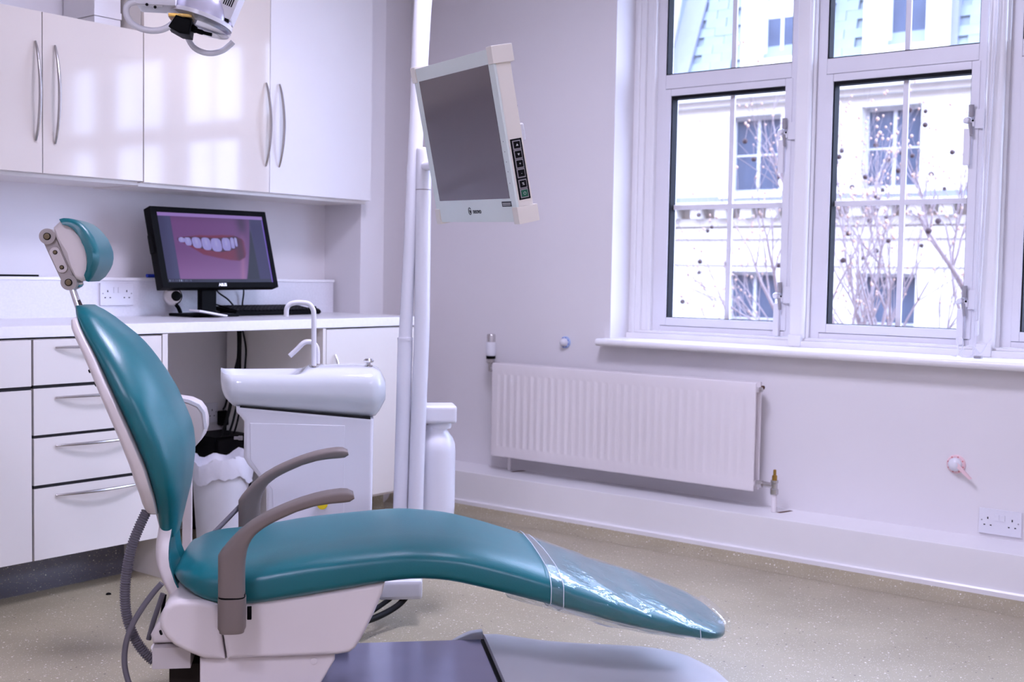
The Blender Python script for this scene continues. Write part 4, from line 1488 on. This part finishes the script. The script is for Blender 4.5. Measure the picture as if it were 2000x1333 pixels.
case = dpart('case', box(-SW - .028, SW + .020, -SH - .022, SH + .022, -.042, -.002, bev=.004), M_BLACK)
bm = bmesh.new()
for a in ((-SW - .028, -SW, -SH - .022, SH + .022), (SW, SW + .020, -SH - .022, SH + .022), (-SW, SW, SH, SH + .022), (-SW, SW, -SH - .022, -SH)):
    bx(bm, a[0], a[1], a[2], a[3], -.004, .004, .0015)
dpart('bezel', bm, M_BLACK, case)
# the picture on the screen: a grid with colours painted per point
NX, NY = 200, 112
g = np.meshgrid(np.linspace(0, 1, NX + 1), np.linspace(0, 1, NY + 1))
U, V = g[0].ravel(), g[1].ravel()


def sst(a, b, x):
    x = np.clip((x - a) / (b - a), 0, 1)
    return x * x * (3 - 2 * x)


def blend(c, mask, col):
    return c * (1 - mask[:, None]) + np.array(col, float)[None, :] * mask[:, None]


c = np.tile(np.array([[62, 58, 104.]]), (len(U), 1))
c = blend(c, sst(.02, .10, U) * (1 - sst(.11, .12, U)) * .6, (78, 80, 128))
skin = sst(.112, .118, U) * (1 - sst(.0, .02, U - (.855 - .13 * V ** 1.5)))
c = blend(c, skin, (122, 70, 138))
c = blend(c, skin * sst(.45, 1.0, V), (152, 102, 170))
c = blend(c, skin * (1 - sst(.0, .16, V)) * .6, (96, 58, 110))
c = blend(c, skin * np.exp(-((U - .78) / .05) ** 2 - ((V - .12) / .16) ** 2) * .8, (62, 36, 74))
c = blend(c, skin * np.exp(-((U - (.80 - .1 * V)) / .025) ** 2) * sst(.2, .5, V) * .5, (196, 130, 176))
dark = sst(.0, .02, U - (.855 - .13 * V ** 1.5)) * (1 - sst(.0, .015, U - (.845 + .03 * V)))
c = blend(c, dark * sst(.15, .3, V), (20, 17, 42))
c = blend(c, sst(.86, .88, U) * sst(.0, .2, V), (52, 40, 98))
# lips, mouth, teeth
lt = np.interp(U, [.13, .20, .35, .46, .58, .68, .76, .80], [.375, .335, .300, .300, .285, .290, .34, .42])
lb = np.interp(U, [.13, .20, .28, .365, .50, .615, .70, .76, .80], [.385, .45, .525, .61, .655, .685, .69, .64, .52])
lips = sst(0, .03, V - lt) * (1 - sst(-.03, 0, V - lb)) * sst(.13, .15, U) * (1 - sst(.75, .79, U))
c = blend(c, lips, (128, 34, 70))
c = blend(c, lips * np.exp(-((U - .72) / .05) ** 2), (84, 26, 62))
mt = np.interp(U, [.145, .25, .40, .50, .62, .71], [.365, .345, .345, .355, .335, .320])
mb = np.interp(U, [.145, .22, .285, .36, .455, .52, .62, .685, .71], [.39, .43, .47, .505, .535, .550, .530, .49, .44])
mouth = sst(-.012, .004, V - mt) * (1 - sst(.0, .012, V - mb)) * sst(.145, .155, U) * (1 - sst(.71, .72, U))
c = blend(c, mouth, (66, 22, 54))
for (u0, u1, v0, v1, sk) in ((.158, .215, .355, .425, .02), (.212, .272, .350, .470, .05), (.278, .362, .345, .505, .06), (.365, .452, .345, .532, .05), (.452, .552, .350, .550, .02), (.556, .640, .340, .535, .0), (.640, .680, .335, .500, 0), (.682, .708, .330, .470, 0)):
    um, vm = (u0 + u1) / 2, (v0 + v1) / 2
    uu = U - sk * (V - vm)
    d = np.abs((uu - um) / ((u1 - u0) / 2)) ** 3.2 + np.abs((V - vm) / ((v1 - v0) / 2)) ** 3.2
    tm = 1 - sst(.8, 1.1, d)
    c = blend(c, tm, (170, 160, 238))
    c = blend(c, tm * np.exp(-((uu - um) / .012) ** 2 - ((V - vm + .02) / .05) ** 2) * .6, (200, 196, 252))
c = blend(c, 1 - sst(.045, .055, V), (168, 132, 214))
c = blend(c, sst(.945, .955, V), (30, 26, 58))
for k in range(12):
    c = blend(c, (np.abs(U - .02 - k * .017) < .0045) * (np.abs(V - .972) < .012) * (1.0 if k in (0, 5, 6) else .4), (170, 180, 220))
c = blend(c, sst(.984, .988, U) * sst(.05, .06, V), (122, 92, 206))
verts = [(-SW + 2 * SW * u, SH - 2 * SH * v, .0006) for u, v in zip(U, V)]
faces = [(j * (NX + 1) + i, (j + 1) * (NX + 1) + i, (j + 1) * (NX + 1) + i + 1, j * (NX + 1) + i + 1) for j in range(NY) for i in range(NX)]
me = bpy.data.meshes.new('screen')
me.from_pydata(verts, [], faces)
at = me.color_attributes.new('picture', 'FLOAT_COLOR', 'POINT')
cl = np.clip(c / 255, 0, 1)
cl = np.where(cl <= .04045, cl / 12.92, ((cl + .055) / 1.055) ** 2.4)
at.data.foreach_set('color', np.concatenate([cl, np.ones((len(cl), 1))], axis=1).ravel())
ms = bpy.data.materials.new('lit_screen')
ms.use_nodes = True
nt = ms.node_tree
b = nt.nodes['Principled BSDF']
b.inputs['Base Color'].default_value = (.01, .01, .012, 1)
b.inputs['Roughness'].default_value = .3
an = nt.nodes.new('ShaderNodeAttribute')
an.attribute_name = 'picture'
nt.links.new(an.outputs['Color'], b.inputs['Emission Color'])
b.inputs['Emission Strength'].default_value = .55
b.inputs['Specular IOR Level'].default_value = .2
me.transform(MD)
put('screen', me, ms, case, label='lit screen with lips and white teeth')
me = text_mesh('ASUS', .016, MD @ Matrix.Translation((-.004, -SH - .011, .0042)), bold=.0006)
put('lettering', me, mat('bright_letter', (235, 235, 245), .4, emit=(220, 225, 255), estr=.6), case)
# stand
nk = MD @ Vector((-.03, -SH, -.05))
put('stand_neck', box(nk.x - .036, nk.x + .036, nk.y + .0, nk.y + .03, .918, 1.12, bev=.004), M_BLACK, t)
put('stand_base', box(nk.x - .14, nk.x + .09, nk.y - .08, nk.y + .075, .9055, .918, bev=.005), M_BLACK, t)
dpart('side_port', box(-SW - .034, -SW - .027, -.02, .055, -.036, -.010, bev=.002), M_BLACK, case)

# keyboard
kx0, kx1, ky0, ky1 = 3.155, 3.59, 3.925, 4.065
t = thing('keyboard', 'black computer keyboard beside the monitor stand', 'keyboard', ((kx0 + kx1) / 2, (ky0 + ky1) / 2, .905))
Mk = Matrix.Translation((kx0, ky0, .9065)) @ Matrix.Rotation(math.radians(8), 4, 'X')
put('case', box(0, kx1 - kx0, 0, ky1 - ky0, 0, .016, bev=.004, M=Mk), M_BLACK, t)
bm = bmesh.new()
bx(bm, .02, .04, .115, .13, -.018, .002, M=Mk)
bx(bm, kx1 - kx0 - .04, kx1 - kx0 - .02, .115, .13, -.018, .002, M=Mk)
put('feet', bm, M_BLACK, t)
kme = bm_mesh(box(-.0085, .0085, -.0085, .0085, 0, .007, bev=.0015, seg=1), 'key')
kme.materials.append(M_BLACKS)
for r in range(6):
    for k in range(21):
        q = Mk @ Vector((.018 + k * .0200, .016 + r * .0205, .0155))
        inst(kme, 'key', t, q, (math.radians(8), 0, 0))
# mouse at its end
mq = (3.635, 4.00)
t = thing('computer_mouse', 'black computer mouse at the end of the keyboard', 'mouse', (*mq, .905))
secs = []
for u in np.linspace(-1, 1, 13):
    w = .028 * math.sqrt(max(.02, 1 - u ** 4))
    h = .030 * math.sqrt(max(.02, 1 - u * u * .9))
    secs.append([(mq[0] + w * math.cos(a), mq[1] + u * .048, .9055 + h * (.5 + .5 * math.sin(a))) for a in ANG[::3]])
put('shell', loft(secs), M_BLACK, t)
put('wheel', tubeo([(mq[0] - .004, mq[1] - .02, .934), (mq[0] + .004, mq[1] - .02, .934)], .006, 12), M_BLACKS, t)

# white tray leaning by the stand, round gadget, pen, black strip
p0, p1 = on_y(349, 607, 3.87), on_y(397, 622.5, 3.80)
Mt = Matrix.Translation((2.965, 3.85, .922)) @ Matrix.Rotation(math.radians(-10), 4, 'Z') @ Matrix.Rotation(math.radians(10), 4, 'Y')
t = thing('tablet', 'thin white tablet leaning on the monitor base', 'tablet', (2.965, 3.85, .905))
put('body', box(-.065, .055, -.045, .045, -.003, .004, bev=.002, M=Mt), M_CARD, t)
put('screen', box(-.058, .048, -.04, .04, .0035, .0046, M=Mt), M_GREY, t)
gq = on_y(337, 580, 3.99)
t = thing('webcam', 'round black and silver webcam hanging below the desk monitor', 'webcam', (gq[0], 3.99, .905))
R = rotm((0, 0, 1), (-.35, -1, .1))
put('ring', lathe([(.016, 0), (.034, 0), (.036, .006), (.036, .030), (.030, .036), (.016, .036)], (gq[0], 4.0, gq[2]), 28, R), M_CHROME, t)
put('lens', lathe([(.002, 0), (.024, .002), (.026, .034), (.012, .042)], (gq[0] + .010, 3.998, gq[2]), 24, R), M_BLACK, t)
put('stand', tubeo([(gq[0] + .02, 4.01, gq[2] - .02), (gq[0] + .05, 4.02, gq[2] - .045), (gq[0] + .06, 4.02, .9185)], .008, 10), M_BLACK, t)
pq = on_y(291, 535, 4.14)
t = thing('pen', 'blue capped pen lying on the upstand ledge', 'pen', (pq[0] + .06, 4.14, 1.056))
put('barrel', tubeo([(pq[0] + .03, 4.14, 1.064), (pq[0] + .14, 4.15, 1.064)], .006, 10), M_WPLAST, t)
put('cap', tubeo([(pq[0] - .012, 4.137, 1.064), (pq[0] + .032, 4.14, 1.064)], .0075, 10), M_BLUE, t)
sq = on_y(72, 532, 4.13)
t = thing('ruler', 'flat black strip lying on the upstand ledge behind the headrest', 'ruler', (sq[0] - .2, 4.13, 1.056))
put('strip', box(sq[0] - .42, sq[0], 4.115, 4.15, 1.0565, 1.0635, bev=.002), M_BLACK, t)
put('handle', box(sq[0] - .46, sq[0] - .42, 4.12, 4.145, 1.0565, 1.066, bev=.003), M_BLACKS, t)

# cables from the monitor over the desk and under it
def cable(label, pts, r=.0035):
    return put('cable', tubeo(smooth_path(pts, 8), r, 8), M_CABLE, label=label, cat='cable', group='desk cables')


a0 = np.array(MD @ Vector((.03, -SH + .02, -.045)))
cable('black cable curling from the monitor down to the keyboard', [a0, on_y(424, 568, 4.04), on_y(445, 585, 4.05), on_y(458, 600, 4.075), (3.30, 4.084, .909)])
cable('straight black cable hanging from the right of the monitor', [np.array(MD @ Vector((.13, -SH + .02, -.046))), on_y(476, 570, 4.07), on_y(474, 600, 4.085), (3.36, 4.088, .909)])
cable('black cable looping behind the monitor stand', [on_y(404, 572, 4.03), on_y(412, 590, 4.06), on_y(428, 597, 4.075), on_y(446, 602, 4.078), (3.25, 4.081, .909)])
for i, (lab, pts, r) in enumerate((
        ('thick black cable running down from the desk to the computer', ((466, 645, 4.0), (466, 690, 4.0), (461, 740, 4.0), (448, 800, 4.0), (437, 840, 4.0), (428, 868, 4.0)), .007),
        ('black cable hanging down behind the spittoon bowl', ((470, 645, 4.0), (469, 700, 4.0), (468, 760, 4.0), (456, 820, 4.0), (446, 850, 4.0), (440, 868, 4.0)), .005),
        ('outer black cable bowing away from the others under the desk', ((474, 645, 4.03), (480, 680, 4.03), (479, 710, 4.03), (474, 770, 4.03), (462, 830, 4.03), (450, 866, 4.03)), .004),
        ('black cable dropping to the plug under the desk', ((468, 648, 4.05), (464, 700, 4.05), (448, 760, 4.08), (441, 790, 4.12), (436, 800, 4.155)), .0045))):
    cable(lab, [on_y(*q) for q in pts], r)
pq = on_y(431, 815, YB)
t = thing('power_plug', 'black power plug in the socket under the desk', 'plug', (pq[0], YB - .02, pq[2]))
put('body', box(pq[0] - .028, pq[0] + .028, YB - .045, YB - .009, pq[2] - .032, pq[2] + .030, bev=.008, seg=3), M_BLACK, t)
put('flex_guard', tubeo([(pq[0], YB - .03, pq[2] - .03), (pq[0] - .002, YB - .03, pq[2] - .065)], .007, 10), M_BLACK, t)
# computer case under the desk
cz = on_y(450, 853, 3.97)[2]
t = thing('computer_case', 'black computer case standing under the desk behind the bin', 'computer', (3.17, 4.05, 0))
put('body', box(3.10, 3.285, 3.985, 4.18, .012, cz, bev=.006), M_BLACK, t)
put('front_panel', box(3.105, 3.28, 3.972, 3.9845, .02, cz - .01, bev=.004), M_BLACKS, t)
bm = bmesh.new()
for x in (3.115, 3.25):
    for y in (4.0, 4.14):
        bx(bm, x, x + .02, y, y + .02, .0, .0125)
put('feet', bm, M_BLACK, t)

# ------------------------------------------------------------------ waste bin
bc_ = (3.02, 3.845)
t = thing('waste_bin', 'white pedal bin with a crumpled white liner under the desk', 'bin', (*bc_, 0))
put('body', lathe([(.088, 0), (.092, .006), (.112, .300), (.112, .304), (.104, .304), (.090, .02)], (*bc_, 0), 36), M_BIN, t)
rng = random.Random(3)
secs = []
for j, (r, z) in enumerate(((.090, .28), (.104, .318), (.114, .345), (.120, .350), (.121, .335), (.120, .312), (.118, .288), (.1165, .270))):
    sec = []
    for k in range(60):
        a = 2 * math.pi * k / 60
        wv = .006 * math.sin(9 * a + j) + .004 * math.sin(17 * a + 2 * j) + rng.uniform(-.003, .003)
        amp = (0.3 if j == 0 else 1.0)
        zz_ = z + (.014 * math.sin(3 * a + 1) + .008 * math.sin(7 * a) + rng.uniform(-.004, .004)) * (1 if j >= 1 else 0)
        sec.append((bc_[0] + (r + abs(wv) * amp) * math.cos(a), bc_[1] + (r + abs(wv) * amp) * math.sin(a), zz_))
    secs.append(sec)
put('liner', loft(secs, caps=False), M_BAG, t, label='crumpled white bin liner folded over the rim', angle=60)

fq = on_z(212, 1162, 0)
put('floor_mark', lathe([(.009, 0.0004), (.008, .004), (.004, .006)], (fq[0], fq[1], 0), 12), M_BLACK, label='small black scrap lying on the floor by the drawers', cat='scrap')

# ------------------------------------------------------------------ assistant's holder behind the backrest
t = thing('suction_stand', 'white rounded suction holder on a post behind the backrest', 'stand', chw(-.155, .5, 0), CHA)
MA_ = MW[t.name].inverted() @ MW[chair.name]
hp = [(-.24, .62)]
hp = [(-.235, .735), (-.175, .732), (-.145, .727), (-.120, .715), (-.106, .696), (-.100, .670), (-.100, .645), (-.108, .620), (-.125, .600), (-.150, .588), (-.235, .588)]
hh = spart('housing', prism(hp, lambda u, v, d: (u, d, v), .42, .56, .008, 3), M_SHELL, None, None, 40, t, MA_)
spart('rim', prism([(-.235, .741), (-.172, .738), (-.140, .732), (-.113, .719), (-.098, .697), (-.093, .650), (-.100, .650), (-.106, .694), (-.119, .712), (-.145, .724), (-.175, .729), (-.235, .732)], lambda u, v, d: (u, d, v), .414, .424), M_WPLAST, hh, None, 40, t, MA_)
spart('post', box(-.168, -.142, .49, .52, .02, .59, bev=.005), M_SHELL, None, None, 40, t, MA_)
spart('foot', lathe([(.10, 0), (.10, .012), (.03, .022)], (-.155, .505, 0.0005), 30), M_SHELL, None, None, 40, t, MA_)

# ------------------------------------------------------------------ outside: street, building opposite, plane tree
put('street', box(4.9, 60, -40, 60, -4.1, -4.0), M_ROAD, label='grey street far below the window', cat='street', kind='structure')
XF = 22.0
fy = lambda px, py=300: on_x(px, py, XF)[1]
fz = lambda px, py: on_x(px, py, XF)[2]
bld = thing('building', 'pale stone building across the street with cornices and mansard roof', 'building', (XF + 3, 9, -4))
Z_ROOF = fz(1640, 120)
WINS = [(fz(1640, 213), fz(1640, 372)), (fz(1640, 533), fz(1640, 533) - 1.9)]
wy = [(fy(1422), fy(1532)), (fy(1680), fy(1797))]
pw = wy[0][0] - wy[1][0]
wcols = []
for k in range(-2, 5):
    wcols.append((wy[1][0] + pw * k, wy[1][1] + pw * k))
# wall in strips so that the windows are real openings
bm = bmesh.new()
YA, YBf = 26.0, -8.0
zs_ = [-4.0, WINS[1][1], WINS[1][0], WINS[0][1], WINS[0][0], Z_ROOF]
for (z0, z1) in ((zs_[0], zs_[1]), (zs_[2], zs_[3]), (zs_[4], zs_[5])):
    bx(bm, XF, XF + .35, YBf, YA, z0, z1)
wc = sorted([(min(a), max(a)) for a in wcols])
edges = [YBf] + [v for a in wc for v in a] + [YA]
for (z0, z1) in ((zs_[1], zs_[2]), (zs_[3], zs_[4])):
    for i in range(0, len(edges), 2):
        bx(bm, XF, XF + .35, edges[i], edges[i + 1], z0, z1)
put('wall', bm, M_FACADE, bld, angle=20)
put('core', box(XF + .5, XF + 7, YBf, YA, -4.0, Z_ROOF), M_FWIN, bld)


def sash(y0, y1, z0, z1, x, bars=True):
    w = put('window', None or ring(bmesh.new(), y0, y1, z0, z1, y0 + .07, y1 - .07, z0 + .08, z1 - .07, x, x + .06, 0), M_FFRAME, bld)
    put('pane', box(x + .03, x + .035, y0 + .07, y1 - .07, z0 + .08, z1 - .07), M_FWIN, w)
    if bars:
        ym = (y0 + y1) / 2
        put('sash_bar', box(x + .01, x + .029, ym - .035, ym + .035, z0 + .08, z1 - .07), M_FFRAME, w)
        zm = (z0 + z1) / 2
        put('sash_bar', box(x + .012, x + .028, y0 + .07, y1 - .07, zm - .02, zm + .02), M_FFRAME, w)
    return w


for (y0, y1) in wc:
    if not 3.5 < y0 < 17:
        continue
    sash(y0, y1, WINS[0][1], WINS[0][0], XF + .22)
    sash(y0, y1, WINS[1][1], WINS[1][0], XF + .22)
    put('window_sill', box(XF - .12, XF + .2, y0 - .12, y1 + .12, WINS[0][1] - .10, WINS[0][1], bev=.01), M_FACADE, bld)
# string course, dentils, architrave lines, frieze
zl = [fz(1640, v) for v in (376, 394, 402, 424, 440, 466, 505, 520)]
put('string_course', box(XF - .10, XF + .02, YBf, YA, zl[1] + .02, zl[0] - .02), M_LEAD, bld)
put('cornice', box(XF - .40, XF + .02, YBf, YA, zl[2], zl[1] + .02, bev=.015), M_FACADE, bld)
dm = bm_mesh(box(-.30, 0, -.12, .12, 0, zl[2] - zl[3], bev=.01), 'dentil')
dm.materials.append(M_FACADE)
yd, pd = fy(1681, 412), fy(1681, 412) - fy(1738, 412)
for k in range(-9, 18):
    inst(dm, 'dentil', bld, (XF, yd + pd * k, zl[3]))
put('bed_mould', box(XF - .10, XF + .01, YBf, YA, zl[4], zl[3] - .001), M_FACADE, bld)
put('architrave', box(XF - .06, XF + .01, YBf, YA, zl[5], zl[4] - .04), M_FACADE, bld)
put('sill_band', box(XF - .04, XF + .01, YBf, YA, zl[7], zl[6]), M_FACADE, bld)
zf0, zf1 = fz(1632, 192), fz(1632, 170)
put('eaves_cornice', box(XF - .18, XF + .02, YBf, YA, zf0, (zf0 + zf1) / 2, bev=.01), M_FACADE, bld)
put('eaves_cornice', box(XF - .35, XF + .02, YBf, YA, (zf0 + zf1) / 2, zf1, bev=.01), M_FACADE, bld)
put('parapet', box(XF - .30, XF + .05, YBf, YA, zf1, Z_ROOF, bev=.01), M_FACADE, bld)
# mansard: sloped slate courses
slope = .22
RX = XF + .25
ZT = Z_ROOF + 5.0
put('roof', prism([(RX, Z_ROOF), (RX + 5 * slope, ZT), (RX + 6, ZT), (RX + 6, Z_ROOF)], lambda u, v, d: (u, d, v), YBf, YA), M_SLATE, bld)
sm = bm_mesh(box(-.035, 0, -.232, .232, 0, .19), 'slate')
sm.materials.append(M_SLATE)
rng = random.Random(8)
hipa = fy(1352, 0), fy(1332, 140)
doh = (fz(1480, 108), fz(1480, 108) + 2.3)
dor = [(fy(1478, 60) + .0, fy(1535, 60) - .35), (fy(1722, 50), fy(1803, 50))]
dor[0] = (dor[0][0], dor[0][0] - (dor[1][0] - dor[1][1]) * 1.0)
jamb = .42
n_sl = 0
for r in range(9):
    z = Z_ROOF + .10 + r * .185
    for k in range(44):
        y = fy(1335, 140) - .25 - (k + (r % 2) * .5) * .475
        if y < fy(1925, 100):
            break
        if any(d[1] - jamb - .2 < y < d[0] + jamb + .2 for d in dor) or n_sl >= 290:
            continue
        xx = RX + (z - Z_ROOF) * slope - .012 - rng.uniform(0, .012)
        inst(sm, 'slate', bld, (xx, y, z), (0, math.atan(slope), 0))
        n_sl += 1
hipy = fy(1340, 100)
put('hip_flashing', prism([(hipy + .55, Z_ROOF), (hipy + .05, Z_ROOF), (hipy - .30, Z_ROOF + 2.4), (hipy + .2, Z_ROOF + 2.4)], lambda u, v, d: (RX + (v - Z_ROOF) * slope - .12 + d, u, v), 0, .10), M_LEAD, bld)
put('chimney_stack', box(RX - .35, RX + 1.0, hipy + .5, hipy + 2.2, Z_ROOF, Z_ROOF + 4), M_FACADE, bld)
for (y1, y0) in dor:
    z0, z1 = doh[0] - .05, doh[1] - .3
    d = put('dormer', box(RX - .10, RX + 1.2, y0 - jamb, y0, Z_ROOF - .1, z1 + .4), M_FACADE, bld)
    put('dormer_cheek', box(RX - .10, RX + 1.2, y1, y1 + jamb, Z_ROOF - .1, z1 + .4), M_FACADE, d)
    put('dormer_apron', box(RX - .10, RX + 1.2, y0, y1, Z_ROOF - .1, z0), M_FACADE, d)
    put('dormer_head', box(RX - .16, RX + 1.2, y0 - jamb - .05, y1 + jamb + .05, z1, z1 + .5), M_FACADE, d)
    put('dormer_flashing', box(RX - .02, RX + 1.2, y0 - jamb - .13, y0 - jamb, Z_ROOF - .1, z1 + .4), M_LEAD, d)
    sash(y0, y1, z0, z1, RX + .08)
    if y1 > dor[1][0] + .5:
        put('blind', box(RX + .10, RX + .108, y0 + .08, y1 - .08, fz(1500, 30), z1 - .08), M_FFRAME, d)

# plane tree between the street and the window
XT = 10.5
rng = random.Random(21)
base = on_x(1712, 640, XT)
tree = thing('plane_tree', 'bare plane tree with hanging seed balls outside the window', 'tree', (XT, base[1], -4.0))
bmw = bmesh.new()
balls, buds = [], []


def grow(p, d, L, r, depth):
    d = d / np.linalg.norm(d)
    n = 5
    pts, rs = [p.copy()], [r]
    for k in range(n):
        d = d + np.array([rng.uniform(-.14, .14), rng.uniform(-.16, .16), rng.uniform(-.06, .12)])
        d /= np.linalg.norm(d)
        p = p + d * L / n
        pts.append(p.copy())
        rs.append(r * (1 - .5 * (k + 1) / n))
    tube(bmw, pts, rs, 6 if depth < 2 else 5)
    if depth >= 4:
        buds.append((pts[-1], rng.uniform(.010, .02)))
        if rng.random() < .14:
            balls.append(pts[-1] + np.array([0, rng.uniform(-.03, .03), -rng.uniform(.05, .16)]))
            tube(bmw, [pts[-1], balls[-1]], [.003, .002], 4)
        return
    for k in range(rng.choice([3, 3, 4])):
        i = rng.randint(2, n)
        dd = d + np.array([rng.uniform(-.6, .6), rng.uniform(-.75, .75), rng.uniform(-.25, .55)])
        grow(pts[i], dd, L * rng.uniform(.55, .8), rs[i] * rng.uniform(.55, .8), depth + 1)
    if depth >= 2:
        buds.append((pts[rng.randint(1, n)], .014))


trunk0 = np.array([XT, base[1] - .1, -4.0])
tube(bmw, smooth_path([trunk0, trunk0 + [0, .05, 1.5], trunk0 + [.05, .0, 3.0], trunk0 + [0, .05, 4.0]], 6), .12, 10)
s0 = trunk0 + [0, .05, 3.6]
for dv, L in (((.05, .15, 1), 1.25), ((.1, -.25, 1), 1.3), ((-.1, .42, .9), 1.45), ((.0, .05, 1), 1.55), ((0, -.65, .85), 1.4), ((0, .85, .75), 1.5), ((.1, .0, 1), 1.3), ((.2, .6, .9), 1.6), ((-.2, -.1, 1), 1.4), ((.2, -.5, .6), 1.3), ((.2, .3, 1), 1.5), ((-.2, .9, .5), 1.4)):
    grow(s0 + np.array([0, rng.uniform(-.05, .05), rng.uniform(-.3, .3)]), np.array(dv, float), L, .026, 1)
for (px_, py_, dv, L) in ((1905, 600, (0, .55, .6), 1.0), (1890, 660, (.1, .3, .9), 1.1), (1545, 430, (0, .35, 1), .8), (1535, 640, (0, .4, .8), .9)):
    e_ = on_x(px_, py_, XT + .3)
    tube(bmw, smooth_path([trunk0 + [0, 0, 2.2], (trunk0 + [0, 0, 3.4] + e_) / 2 + [0, 0, -.5], e_], 6), [.05] * 4 + [.035] * 5 + [.026] * 4, 7)
    for q_ in range(2):
        grow(e_, np.array(dv, float) + [0, rng.uniform(-.3, .3), 0], L, .022, 2)
put('branches', bmw, M_BARK, tree, angle=80)
bme = bm_mesh(lathe([(.001, -.022), (.012, -.019), (.02, -.010), (.022, 0), (.02, .010), (.012, .019), (.001, .022)], (0, 0, 0), 10), 'seed_ball')
bme.materials.append(M_BUD)
for i, p in enumerate(balls[:200]):
    sc = rng.uniform(.8, 1.25)
    inst(bme, 'seed_ball', tree, p, (0, 0, 0), (sc, sc, sc))
bm = bmesh.new()
for p, r in buds[:2200]:
    lathe([(.001, -r), (r * .8, -r * .4), (r * .8, r * .4), (.001, r)], p, 5, None, bm)
o = put('buds', bm, M_LEAF, tree)
o['kind'] = 'stuff'
